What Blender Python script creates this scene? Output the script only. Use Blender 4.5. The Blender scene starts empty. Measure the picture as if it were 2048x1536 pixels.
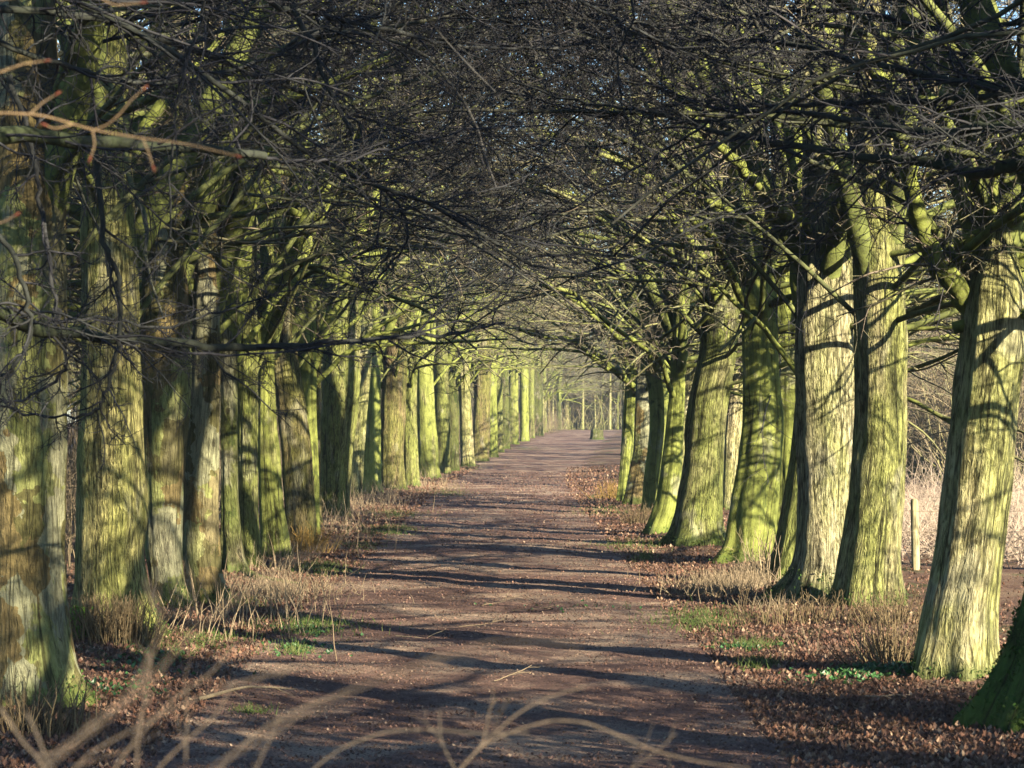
import bpy, math, random
import numpy as np
from math import radians, sin, cos, pi
random.seed(7); rng = np.random.default_rng(7)
S = bpy.context.scene
COL = S.collection
# ------------------------------------------------------------------ camera model (photo is 2048 x 1536)
F = 5000.0; HOR = 845.0; CAMH = 2.2
def gz(y):
    t = np.clip((np.asarray(y, float)-95)/195, 0, 1)
    return 1.35*t*t*(3-2*t)
def xc(y):
    t = np.clip((np.asarray(y, float)-75)/205, 0, 3)
    return -0.3+9.6*t**1.6
def wx(px, D): return (px-1024)/F*D
def wz(py, D): return CAMH-(py-HOR)/F*D
_ph = rng.uniform(0, 6.28, (60, 3)); _fr = rng.normal(0, 1, (60, 2))
def bumps(x, y, scale, n=14, k=0):
    v = 0
    for i in range(n):
        a, b = _fr[(i+k) % 60]; v = v+np.sin(x*a/scale+y*b/scale+_ph[(i+k) % 60, 0])
    return v/math.sqrt(n)
def ground_h(x, y):
    x = np.asarray(x, float); y = np.asarray(y, float)
    off = np.abs(x-xc(y))
    v = np.clip((off-2.4)/2.2, 0, 1)
    h = gz(y)+0.05*bumps(x, y, 2.2)*np.clip(off/5, .15, 1)+0.012*bumps(x, y, .35, 14, 20)
    return h+0.10*v*v*(3-2*v)-0.02
# ------------------------------------------------------------------ object helpers
def tag(o, label=None, cat=None, group=None, kind=None):
    if label: o['label'] = label
    if cat: o['category'] = cat
    if group: o['group'] = group
    if kind: o['kind'] = kind
    return o
def empty(name, loc=(0, 0, 0), rz=0.0):
    o = bpy.data.objects.new(name, None); COL.objects.link(o)
    o.location = loc; o.rotation_euler = (0, 0, rz); o.empty_display_size = .2
    return o
def make_mesh(name, verts, quads=None, tris=None, attrs=None, uv=None, smooth=True):
    me = bpy.data.meshes.new(name)
    verts = np.ascontiguousarray(verts, np.float32)
    me.vertices.add(len(verts)); me.vertices.foreach_set('co', verts.ravel())
    nq = 0 if quads is None else len(quads); nt = 0 if tris is None else len(tris)
    loops = []; starts = []
    if nq: loops.append(np.asarray(quads, np.int32).ravel()); starts.append(np.arange(nq)*4)
    if nt: loops.append(np.asarray(tris, np.int32).ravel()); starts.append(nq*4+np.arange(nt)*3)
    lv = np.concatenate(loops).astype(np.int32); st = np.concatenate(starts).astype(np.int32)
    me.loops.add(len(lv)); me.loops.foreach_set('vertex_index', lv)
    me.polygons.add(nq+nt); me.polygons.foreach_set('loop_start', st)
    me.update(calc_edges=True)
    if smooth: me.polygons.foreach_set('use_smooth', np.ones(nq+nt, bool))
    else: me.polygons.foreach_set('use_smooth', np.zeros(nq+nt, bool))
    if attrs:
        for k, a in attrs.items():
            at = me.attributes.new(k, 'FLOAT', 'POINT'); at.data.foreach_set('value', np.ascontiguousarray(a, np.float32))
    if uv is not None:
        ul = me.uv_layers.new(name='UVMap'); ul.data.foreach_set('uv', np.ascontiguousarray(uv[lv], np.float32).ravel())
    me.validate(); return me
def link(name, me, mat, parent=None, loc=None):
    o = bpy.data.objects.new(name, me); COL.objects.link(o)
    if mat is not None and not me.materials: me.materials.append(mat)
    if parent: o.parent = parent
    if loc is not None: o.location = loc
    return o
def nrm(v): return v/np.maximum(np.linalg.norm(v, axis=-1, keepdims=True), 1e-9)
class Tubes:
    def __init__(s): s.v = []; s.q = []; s.rad = []; s.rnd = []; s.n = 0
    def add(s, P, R, sides=3, rnd=None):
        """P (K,N,3) points, R (K,N) radii"""
        P = np.asarray(P, float); R = np.asarray(R, float)
        if P.ndim == 2: P = P[None]; R = R[None]
        K, N, _ = P.shape
        if K == 0: return
        T = np.empty_like(P); T[:, 1:-1] = P[:, 2:]-P[:, :-2]; T[:, 0] = P[:, 1]-P[:, 0]; T[:, -1] = P[:, -1]-P[:, -2]
        T = nrm(T); M = nrm(P[:, -1]-P[:, 0])
        ref = np.where(np.abs(M[:, 2:3]) < .75, np.array([[0, 0, 1.]]), np.array([[1., 0, 0]]))
        U = nrm(np.cross(T, ref[:, None, :])); V = np.cross(T, U)
        a = np.arange(sides)*2*pi/sides
        ring = U[:, :, None, :]*np.cos(a)[None, None, :, None]+V[:, :, None, :]*np.sin(a)[None, None, :, None]
        v = P[:, :, None, :]+ring*R[:, :, None, None]
        base = s.n+np.arange(K)[:, None, None]*N*sides+np.arange(N-1)[None, :, None]*sides
        j = np.arange(sides)[None, None, :]; j2 = (j+1) % sides
        q = np.stack([base+j, base+sides+j, base+sides+j2, base+j2], -1).reshape(-1, 4)
        s.v.append(v.reshape(-1, 3)); s.q.append(q); s.rad.append(np.repeat(R.ravel(), sides))
        if rnd is None: rnd = rng.random(K)
        s.rnd.append(np.repeat(np.broadcast_to(np.asarray(rnd), (K,)), N*sides)); s.n += K*N*sides
    def mesh(s, name):
        return make_mesh(name, np.concatenate(s.v), np.concatenate(s.q), attrs={'rad': np.concatenate(s.rad), 'rnd': np.concatenate(s.rnd)})
def grow(st, d, L, n, wig, trop=0.0):
    K = len(st); P = np.empty((K, n+1, 3)); P[:, 0] = st; d = nrm(d); stp = (np.asarray(L)/n)[:, None]
    trop = np.broadcast_to(np.asarray(trop, float), (K,))
    for i in range(n):
        d = d+rng.normal(0, wig, (K, 3)); d[:, 2] += trop*(i+1)/n; d = nrm(d)
        P[:, i+1] = P[:, i]+d*stp
    return P
def taper(K, n, r0, r1, p=1.0):
    t = np.linspace(0, 1, n+1)[None]**p
    r0 = np.broadcast_to(np.asarray(r0, float), (K,))[:, None]; r1 = np.broadcast_to(np.asarray(r1, float), (K,))[:, None]
    return r0*(1-t)+r1*t
def kids(P, R, c, t0, t1, amin, amax, flat=.45, stratify=True):
    M, N, _ = P.shape
    if stratify: t = (np.arange(c)[None]+rng.random((M, c)))/c
    else: t = rng.random((M, c))
    t = (t0+(t1-t0)*t).ravel(); idx = np.repeat(np.arange(M), c)
    f = t*(N-1); i = np.minimum(f.astype(int), N-2); w = (f-i)[:, None]
    st = P[idx, i]*(1-w)+P[idx, i+1]*w; tan = nrm(P[idx, i+1]-P[idx, i]); r = R[idx, i]*(1-w[:, 0])+R[idx, i+1]*w[:, 0]
    rv = rng.normal(0, 1, (len(t), 3)); rv[:, 2] *= flat; rv -= (rv*tan).sum(1, keepdims=True)*tan; rv = nrm(rv)
    a = rng.uniform(amin, amax, len(t))[:, None]
    return st, tan*np.cos(a)+rv*np.sin(a), t, r, idx
# ------------------------------------------------------------------ materials
def mat(name):
    m = bpy.data.materials.new(name); m.use_nodes = True; nt = m.node_tree
    b = nt.nodes['Principled BSDF']; b.inputs['Roughness'].default_value = .85
    b.inputs['Specular IOR Level'].default_value = .25
    return m, nt, b
def ND(nt, t, **kw):
    n = nt.nodes.new(t)
    for k, v in kw.items():
        if k in n.inputs: n.inputs[k].default_value = v
        else: setattr(n, k, v)
    return n
def ramp(nt, src, stops):
    r = nt.nodes.new('ShaderNodeValToRGB'); e = r.color_ramp.elements
    while len(e) < len(stops): e.new(.5)
    for i, (p, c) in enumerate(stops):
        e[i].position = p; e[i].color = (c, c, c, 1) if isinstance(c, (int, float)) else (*c, 1)
    nt.links.new(src, r.inputs[0]); return r.outputs[0]
def mix(nt, f, a, b, mode='MIX'):
    n = nt.nodes.new('ShaderNodeMix'); n.data_type = 'RGBA'; n.blend_type = mode
    for k, s in ((0, f), (6, a), (7, b)):
        if isinstance(s, bpy.types.NodeSocket): nt.links.new(s, n.inputs[k])
        elif isinstance(s, (int, float)): n.inputs[k].default_value = s if k == 0 else (s, s, s, 1)
        else: n.inputs[k].default_value = (*s, 1)
    return n.outputs[2]
def mathn(nt, op, a, b=0.0):
    n = nt.nodes.new('ShaderNodeMath'); n.operation = op
    for k, s in ((0, a), (1, b)):
        if isinstance(s, bpy.types.NodeSocket): nt.links.new(s, n.inputs[k])
        else: n.inputs[k].default_value = s
    return n.outputs[0]
def mapping(nt, src, sc, loc=(0, 0, 0)):
    n = nt.nodes.new('ShaderNodeMapping'); n.inputs['Scale'].default_value = sc; n.inputs['Location'].default_value = loc
    nt.links.new(src, n.inputs[0]); return n.outputs[0]
def noise(nt, vec, scale, detail=4, rough=.6, dist=0.0):
    n = ND(nt, 'ShaderNodeTexNoise', Scale=scale, Detail=detail, Roughness=rough, Distortion=dist)
    nt.links.new(vec, n.inputs['Vector']); return n.outputs[0]
def bark(name, green=.6, ridge=.5, plates=0.0, base=((.20, .17, .10), (.36, .32, .20)), moss=.3, seed=0.0, smoothcol=(.30, .36, .07)):
    smoothcol = tuple(k*1.18 for k in smoothcol); base = tuple(tuple(min(.6, k*1.2) for k in q) for q in base)
    m, nt, b = mat(name)
    uv = ND(nt, 'ShaderNodeUVMap').outputs[0]; tc = ND(nt, 'ShaderNodeTexCoord').outputs['Object']
    oi = ND(nt, 'ShaderNodeObjectInfo').outputs['Random']
    comb = ND(nt, 'ShaderNodeCombineXYZ'); nt.links.new(mathn(nt, 'MULTIPLY', oi, 37.0), comb.inputs[0]); comb.inputs[1].default_value = seed
    va = ND(nt, 'ShaderNodeVectorMath', operation='ADD'); nt.links.new(uv, va.inputs[0]); nt.links.new(comb.outputs[0], va.inputs[1]); uvo = va.outputs[0]
    vb = ND(nt, 'ShaderNodeVectorMath', operation='ADD'); nt.links.new(tc, vb.inputs[0]); nt.links.new(comb.outputs[0], vb.inputs[1]); ob = vb.outputs[0]
    fine = noise(nt, mapping(nt, uvo, (27, 5.0, 1)), 1.0, 3, .6, 1.3)        # wavy vertical ridges
    fis = noise(nt, mapping(nt, uvo, (11, .9, 1)), 1.0, 4, .55, .5)          # long fissures
    fl = mathn(nt, 'ABSOLUTE', mathn(nt, 'SUBTRACT', fis, .5)); fisline = ramp(nt, fl, [(0, 0.0), (.022, 1.0)])
    grain = noise(nt, ob, 42, 4, .7)
    patch = noise(nt, mapping(nt, ob, (1.3, 1.3, .55)), 1.6, 5, .6, .6)
    side = noise(nt, mapping(nt, ob, (2.2, 2.2, .35)), 1.0, 3, .5)
    c = mix(nt, ramp(nt, fine, [(.33, 0.0), (.62, 1.0)]), base[0], base[1])
    gcol = mix(nt, grain, tuple(k*.75 for k in smoothcol), tuple(min(1, k*1.25) for k in smoothcol))
    gm = ramp(nt, mix(nt, .45, patch, side), [(.50-.28*green, 1.0 if green > .95 else 0.0), (.66-.22*green, 1.0)])
    c = mix(nt, mathn(nt, 'MULTIPLY', gm, min(1, .45+.5*green)), c, gcol)
    dk = noise(nt, mapping(nt, ob, (1, 1, .6), (5, 3, 1)), 2.6, 6, .65, .8)
    c = mix(nt, ramp(nt, dk, [(.56, 0.0), (.63, moss)]), c, (.05, .075, .018))
    lt = noise(nt, mapping(nt, ob, (1, 1, .5), (9, 1, 4)), 2.0, 5, .6, .5)
    c = mix(nt, ramp(nt, lt, [(.58, 0.0), (.66, .45)]), c, (.46, .44, .33))
    if plates:
        vo = ND(nt, 'ShaderNodeTexVoronoi', Scale=3.2, Randomness=1.0)
        vw = ND(nt, 'ShaderNodeVectorMath', operation='ADD'); nz = ND(nt, 'ShaderNodeTexNoise', Scale=5.0, Detail=5.0)
        nt.links.new(ob, nz.inputs['Vector']); sc_ = ND(nt, 'ShaderNodeVectorMath', operation='SCALE'); sc_.inputs['Scale'].default_value = .35
        nt.links.new(nz.outputs['Color'], sc_.inputs[0]); nt.links.new(sc_.outputs[0], vw.inputs[0]); nt.links.new(mapping(nt, ob, (1, 1, .45)), vw.inputs[1])
        nt.links.new(vw.outputs[0], vo.inputs['Vector'])
        sx = ND(nt, 'ShaderNodeSeparateColor'); nt.links.new(vo.outputs['Color'], sx.inputs[0])
        pc = ramp(nt, sx.outputs[0], [(0, (.09, .075, .03)), (.35, (.09, .075, .03)), (.37, (.28, .28, .19)), (.72, (.28, .28, .19)), (.74, (.19, .13, .06))])
        pm = ramp(nt, mix(nt, .5, sx.outputs[1], lt), [(.52-.25*plates, 0.0), (.53-.25*plates, .8)])
        c = mix(nt, pm, c, pc)
    c = mix(nt, mathn(nt, 'MULTIPLY', mathn(nt, 'SUBTRACT', 1.0, fisline), .75*min(1, ridge+.25)), c, (.035, .032, .015))
    sz = ND(nt, 'ShaderNodeSeparateXYZ'); nt.links.new(tc, sz.inputs[0]); lowm = ramp(nt, sz.outputs[2], [(0, 1.0), (.45, 0.0)])
    mm = ramp(nt, mathn(nt, 'MULTIPLY', lowm, mathn(nt, 'ADD', dk, .35)), [(.45, 0.0), (.70, .7)])
    c = mix(nt, mm, c, mix(nt, grain, (.03, .06, .01), (.11, .16, .03)))
    rain = noise(nt, mapping(nt, uvo, (5, .25, 1), (3, 8, 0)), 1.0, 3, .5)
    c = mix(nt, ramp(nt, rain, [(.62, 0.0), (.68, .55)]), c, (.05, .055, .018))
    ln = noise(nt, mapping(nt, uvo, (3.2, .16, 1), (1, 4, 0)), 1.0, 3, .5, .3); lnl = ramp(nt, mathn(nt, 'ABSOLUTE', mathn(nt, 'SUBTRACT', ln, .5)), [(0, .85), (.012, 0.0)])
    c = mix(nt, lnl, c, (.02, .02, .008))
    c = mix(nt, .8*min(1, ridge+.15), c, ramp(nt, fine, [(.36, .30), (.50, .9), (.66, 1.0)]), 'MULTIPLY')
    mot = noise(nt, mapping(nt, ob, (1, 1, .7), (2, 6, 3)), 7, 6, .7, .4)
    c = mix(nt, .6, c, ramp(nt, mot, [(.34, .35), (.52, .95), (.68, 1.0)]), 'MULTIPLY')
    kv = ND(nt, 'ShaderNodeTexVoronoi', Scale=1.5, Randomness=1.0); nt.links.new(mapping(nt, uvo, (1, .62, 1)), kv.inputs['Vector'])
    kd = mathn(nt, 'ADD', kv.outputs['Distance'], mathn(nt, 'MULTIPLY', grain, .05))
    c = mix(nt, ramp(nt, kd, [(.055, .85), (.085, 0.0)]), c, (.025, .022, .012))
    kring = ramp(nt, kd, [(.05, -0.0), (.09, 1.0), (.15, 0.0)])
    spk = noise(nt, ob, 130, 2, .5)
    c = mix(nt, ramp(nt, spk, [(.60, 0.0), (.72, .5)]), c, (.05, .05, .02))
    nt.links.new(c, b.inputs['Base Color'])
    h = mathn(nt, 'ADD', mathn(nt, 'MULTIPLY', fine, ridge*1.3), mathn(nt, 'MULTIPLY', fisline, .28*(ridge+.2)))
    h = mathn(nt, 'ADD', h, mathn(nt, 'MULTIPLY', grain, .22)); h = mathn(nt, 'ADD', h, mathn(nt, 'MULTIPLY', patch, .7))
    h = mathn(nt, 'ADD', h, mathn(nt, 'MULTIPLY', kring, .5))
    bp = ND(nt, 'ShaderNodeBump', Strength=1.0, Distance=.05); nt.links.new(h, bp.inputs['Height']); nt.links.new(bp.outputs[0], b.inputs['Normal'])
    b.inputs['Roughness'].default_value = .9
    return m
BARK = {
 'green': bark('smooth_green_bark', 1.0, .15, 0, moss=.8, seed=1, smoothcol=(.215, .25, .055)),
 'green2': bark('green_fluted_bark', .8, .35, 0, moss=.7, seed=12, smoothcol=(.22, .26, .05)),
 'ridge': bark('rippled_grey_bark', .45, 1.0, 0, moss=.6, seed=3, base=((.20, .17, .09), (.40, .36, .20)), smoothcol=(.25, .29, .06)),
 'yellow': bark('rippled_yellow_bark', .40, 1.0, 0, moss=.6, seed=4, base=((.20, .18, .07), (.42, .38, .17)), smoothcol=(.24, .27, .06)),
 'ridgeg': bark('rippled_green_bark', .65, .9, 0, moss=.7, seed=5, base=((.15, .13, .07), (.30, .27, .15)), smoothcol=(.20, .24, .05)),
 'dark': bark('dark_mossy_bark', .6, .8, 0, base=((.07, .065, .035), (.15, .13, .08)), moss=.9, seed=6, smoothcol=(.11, .14, .03)),
 'plate': bark('flaking_mottled_bark', .68, .45, .8, moss=.7, seed=7, base=((.20, .18, .10), (.33, .31, .20)), smoothcol=(.22, .25, .07)),
 'brown': bark('red_brown_bark', .55, 1.0, 0, moss=.6, seed=9, base=((.12, .08, .045), (.28, .21, .13)), smoothcol=(.20, .22, .05)),
 'pale': bark('pale_fissured_bark', .5, .75, 0, moss=.5, seed=11, base=((.26, .22, .11), (.50, .45, .27)), smoothcol=(.30, .33, .09)),
 'white': bark('whitish_rippled_bark', .30, .9, 0, moss=.6, seed=21, base=((.24, .215, .12), (.47, .43, .27)), smoothcol=(.26, .29, .08)),
 'moss': bark('deep_moss_bark', 1.0, .35, 0, moss=1.0, seed=15, smoothcol=(.04, .10, .012)),
}
def twigmat(name, thin, thin2, thick, r0=.008, r1=.04):
    m, nt, b = mat(name)
    ra = ND(nt, 'ShaderNodeAttribute'); ra.attribute_name = 'rad'; rn = ND(nt, 'ShaderNodeAttribute'); rn.attribute_name = 'rnd'
    mr = ND(nt, 'ShaderNodeMapRange'); mr.inputs[1].default_value = r0; mr.inputs[2].default_value = r1; nt.links.new(ra.outputs['Fac'], mr.inputs[0])
    tc = ND(nt, 'ShaderNodeTexCoord').outputs['Object']
    n1 = noise(nt, tc, 6, 4, .6); n2 = noise(nt, tc, 40, 3, .6)
    tw = mix(nt, rn.outputs['Fac'], thin, thin2)
    tk = mix(nt, ramp(nt, n1, [(.38, 0.0), (.6, 1.0)]), tuple(k*.5 for k in thick), thick)
    c = mix(nt, mr.outputs[0], tw, tk); c = mix(nt, ramp(nt, n2, [(.5, 0.0), (.7, .5)]), c, tuple(k*.4 for k in thin))
    nt.links.new(c, b.inputs['Base Color'])
    bp = ND(nt, 'ShaderNodeBump', Strength=.6, Distance=.01); nt.links.new(n2, bp.inputs['Height']); nt.links.new(bp.outputs[0], b.inputs['Normal'])
    return m
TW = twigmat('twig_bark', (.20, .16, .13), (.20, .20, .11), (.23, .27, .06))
TWN = twigmat('shade_tinted_twig_bark', (.065, .06, .068), (.065, .068, .058), (.17, .20, .055))  # darker, cooler copy of the twig bark: near canopy shade put into the colour
TWD = twigmat('shade_tinted_branch_bark', (.042, .042, .052), (.038, .042, .042), (.05, .065, .03))  # near boughs coloured blue-black, shade painted into the bark
TWL = twigmat('pale_stalk', (.36, .29, .19), (.24, .18, .12), (.3, .25, .15))
TWO = twigmat('orange_shoot', (.36, .22, .06), (.24, .17, .06), (.3, .2, .1))
TWB = twigmat('brown_shoot', (.10, .07, .04), (.26, .20, .11), (.15, .11, .06))
TWF = twigmat('thicket_stem', (.27, .21, .14), (.17, .14, .09), (.24, .25, .09))
BRS = twigmat('bare_shrub_bark', (.13, .10, .075), (.09, .075, .06), (.12, .10, .075))
def leafmat(name, cols, rough=.7, spec=.3):
    m, nt, b = mat(name); a = ND(nt, 'ShaderNodeAttribute'); a.attribute_name = 'rnd'
    n = len(cols); st = [(i/(n-1), c) for i, c in enumerate(cols)]
    nt.links.new(ramp(nt, a.outputs['Fac'], st), b.inputs['Base Color']); b.inputs['Roughness'].default_value = rough
    b.inputs['Specular IOR Level'].default_value = spec; return m
LEAF = leafmat('fallen_leaf', [(.05, .03, .024), (.14, .07, .048), (.20, .10, .066), (.09, .055, .042), (.17, .09, .06), (.13, .08, .06), (.24, .14, .09), (.40, .29, .20)])
LITTER_PATH = leafmat('trodden_leaf', [(.06, .038, .034), (.19, .11, .085), (.28, .165, .12), (.12, .072, .06), (.20, .115, .09), (.10, .06, .05), (.45, .33, .235)])
GRASS = leafmat('grass_blade', [(.05, .08, .02), (.09, .14, .03), (.06, .10, .025), (.20, .20, .08)])
IVY = leafmat('ground_ivy', [(.02, .06, .02), (.035, .10, .03), (.05, .14, .04)], .45, .5)
def groundmat(name, a, b_, c_, gr=.0):
    m, nt, b = mat(name); tc = ND(nt, 'ShaderNodeTexCoord').outputs['Object']
    n1 = noise(nt, tc, .55, 5, .6, .3); n2 = noise(nt, tc, 9, 6, .75); n3 = noise(nt, tc, 45, 4, .7)
    c = mix(nt, ramp(nt, n2, [(.35, 0.0), (.65, 1.0)]), a, b_)
    c = mix(nt, ramp(nt, n1, [(.47, 0.0), (.60, .75)]), c, c_)
    c = mix(nt, ramp(nt, n3, [(.45, 0.0), (.62, .8)]), c, tuple(k*.45 for k in a))
    if gr:
        ng = noise(nt, mapping(nt, tc, (1, .5, 1), (7, 3, 0)), .8, 5, .6)
        c = mix(nt, ramp(nt, ng, [(.55, 0.0), (.62, gr)]), c, (.06, .11, .025))
    nt.links.new(c, b.inputs['Base Color']); b.inputs['Roughness'].default_value = .95
    h = mathn(nt, 'ADD', n2, mathn(nt, 'MULTIPLY', n3, .4))
    bp = ND(nt, 'ShaderNodeBump', Strength=1.0, Distance=.05); nt.links.new(h, bp.inputs['Height']); nt.links.new(bp.outputs[0], b.inputs['Normal'])
    return m
GM = groundmat('woodland_floor', (.12, .068, .05), (.25, .15, .105), (.36, .26, .17), .5)
PM = groundmat('path_earth', (.13, .078, .068), (.30, .185, .145), (.56, .42, .30))
# ------------------------------------------------------------------ ground and path
def grid_mesh(name, X, Y, Z, uvw=None):
    ny, nx = X.shape; v = np.stack([X, Y, Z], -1).reshape(-1, 3)
    i = np.arange(ny-1)[:, None]*nx+np.arange(nx-1)[None]; q = np.stack([i, i+1, i+nx+1, i+nx], -1).reshape(-1, 4)
    return make_mesh(name, v, q)
def steps(a, b, s0, s1):
    out = [a]; 
    while out[-1] < b: t = (out[-1]-a)/(b-a); out.append(out[-1]+s0*(s1/s0)**t)
    return out
ys = [-900, -500, -250, -120, -70, -40, -20, -8, 0, 6, 10]+steps(13, 60, .09, .22)+steps(60.3, 300, .3, 4)+[320, 350, 400, 500, 700, 1000, 1500, 2500]
xs = [-2000, -1200, -700, -400, -200, -110, -70, -50, -38, -30, -24, -19, -15, -12, -10]+list(np.arange(-8.6, 8.7, .1))+[10, 12, 15, 19, 24, 30, 38, 50, 70, 110, 200, 400, 700, 1200, 2000]
X, Y = np.meshgrid(np.array(xs), np.array(ys))
link('ground', grid_mesh('ground', X, Y, ground_h(X, Y)), GM)['kind'] = 'structure'
yp = np.array([-40, -20, -8, 0, 6, 10]+steps(13, 60, .09, .22)+steps(60.3, 330, .3, 3)); u = np.linspace(-1, 1, 56)
U, Y = np.meshgrid(u, yp); wob = 2.55+np.where(U > 0, 1, 0)*.9*np.clip((Y-90)/80, 0, 1)+.22*np.sin(Y*.9)+.16*np.sin(Y*2.3+1)+.1*np.sin(Y*5.1)
X = xc(Y)+U*np.where(U > 0, wob, wob+.1*np.sin(Y*1.7))
Z = ground_h(X, Y)+.004+.010*bumps(X, Y, .14, 14, 33)*(1-np.abs(U))+.012*(1-np.abs(U)**6)
link('path', grid_mesh('path', X, Y, Z), PM)['kind'] = 'structure'
# ------------------------------------------------------------------ trunks
def lin(xq, xs_, ys_): return np.interp(xq, xs_, ys_)
def trunk_mesh(name, D, sil, seed, top=17.0, seg=96, flare=.35, flute=.05, rtop=.10, lean=(0, 0), fork=None, zbase=0.0, buttress=1.0):
    """sil: list of (py, xl, xr), bottom first, photo pixels.  Returns mesh in local coordinates about (x0, D, ground)"""
    r_ = random.Random(seed)
    z = np.array([wz(p[0], D)-zbase for p in sil]); c = np.array([wx((p[1]+p[2])/2, D) for p in sil]); r = np.array([(p[2]-p[1])/2/F*D for p in sil])
    x0 = c[0]; z = z-z[0]+.0
    zs = list(z); cs = list(c-x0); rs = list(r)
    # continue upward
    slope = (cs[-1]-cs[max(0, len(cs)-3)])/max(.3, zs[-1]-zs[max(0, len(zs)-3)]); slope = max(-.08, min(.08, slope))
    zt = zs[-1]; ct = cs[-1]; rt = rs[-1]
    nup = 6
    for k in range(1, nup+1):
        t = k/nup; zz = zt+(top-zt)*t
        zs.append(zz); cs.append(ct+slope*(zz-zt)*.7+r_.uniform(-.12, .12)*t*2); rs.append(rt*(1-t)*.85+rtop*t if t > .0 else rt)
    zz = np.concatenate([[-.25, -.1], np.linspace(0, 1.2, 22), np.linspace(1.3, max(5, zt+.6), 44), np.linspace(max(5, zt+.6)+.4, top, 26)])
    # smooth interpolation
    C = lin(zz, zs, cs); R = lin(zz, zs, rs)
    ker = np.array([1, 2, 3, 2, 1.])/9
    C = np.convolve(np.pad(C, 2, 'edge'), ker, 'valid'); R = np.convolve(np.pad(R, 2, 'edge'), ker, 'valid')
    a = np.linspace(0, 2*pi, seg, endpoint=False)+pi/2
    A, ZZ = np.meshgrid(a, zz)
    ph = [r_.uniform(0, 6.28) for _ in range(10)]; nl = r_.choice([4, 5, 6])
    fl = flare*np.exp(-np.clip(ZZ, 0, 9)/.22)
    lob = .5+.5*np.cos(nl*A+ph[0]+.4*np.sin(A*2+ph[1])); lob2 = .5+.5*np.cos((nl+3)*A+ph[2])
    rad = 1+fl*(.25+buttress*1.1*lob**2)*.8+.10*np.exp(-np.clip(ZZ, 0, 9)/.8)*(lob-.5)*buttress
    rad += flute*np.cos(3*A+ph[3]+ZZ*.25)+flute*.8*np.cos(5*A+ph[4]-ZZ*.3)*(.6+.4*np.sin(ZZ*.9+ph[5]))+flute*.5*np.cos(9*A+ph[6]+.5*np.sin(ZZ))
    rad += .022*np.sin(ZZ*2.1+ph[7]+2*np.sin(A))+.012*np.sin(ZZ*6+3*A+ph[8])+.008*np.sin(ZZ*13+5*A+ph[9])
    w_ = .5+.5*np.sin(1.3*ZZ+2*A+ph[1]); rad += .007*np.sin(26*A+2.2*np.sin(1.9*ZZ+ph[2])+1.2*np.sin(5.3*ZZ+3*A))*w_+.006*np.sin(15*A+1.8*np.sin(2.7*ZZ+ph[4])+ph[5])+.010*np.sin(4.4*ZZ+ph[6]+1.5*np.sin(3*A+ph[0]))
    for _ in range(5):
        ba, bz, bh, bw, bb = r_.uniform(0, 2*pi), r_.uniform(.6, 5), r_.uniform(.04, .11), r_.uniform(.18, .4), r_.uniform(.08, .28)
        da = (A-ba+pi) % (2*pi)-pi; rad += bh*np.exp(-(da/bw)**2-((ZZ-bz)/bb)**2)
    rr = R[:, None]*rad
    ly = np.cumsum(np.concatenate([[0], np.diff(zz)]))*r_.uniform(-.03, .03)
    Xv = C[:, None]+np.cos(A)*rr; Yv = ly[:, None]+np.sin(A)*rr
    # rings -> mesh with uv seam at the far side
    n = len(zz); v = np.stack([Xv, Yv, ZZ], -1); v = np.concatenate([v, v[:, :1]], 1); m_ = seg+1
    uvx = np.concatenate([a-pi/2, [2*pi]])[None]*R[:, None]; uvx = np.broadcast_to(np.concatenate([a-pi/2, [2*pi]])[None]*float(np.median(R[:50])), (n, m_))
    uv = np.stack([uvx, np.broadcast_to(zz[:, None], (n, m_))], -1).reshape(-1, 2)
    i = np.arange(n-1)[:, None]*m_+np.arange(seg)[None]; q = np.stack([i, i+1, i+m_+1, i+m_], -1).reshape(-1, 4)
    me = make_mesh(name, v.reshape(-1, 3), q, uv=uv)
    return me, x0, (float(np.interp(3.8, zz, C)), float(np.interp(3.8, zz, R)))
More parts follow.
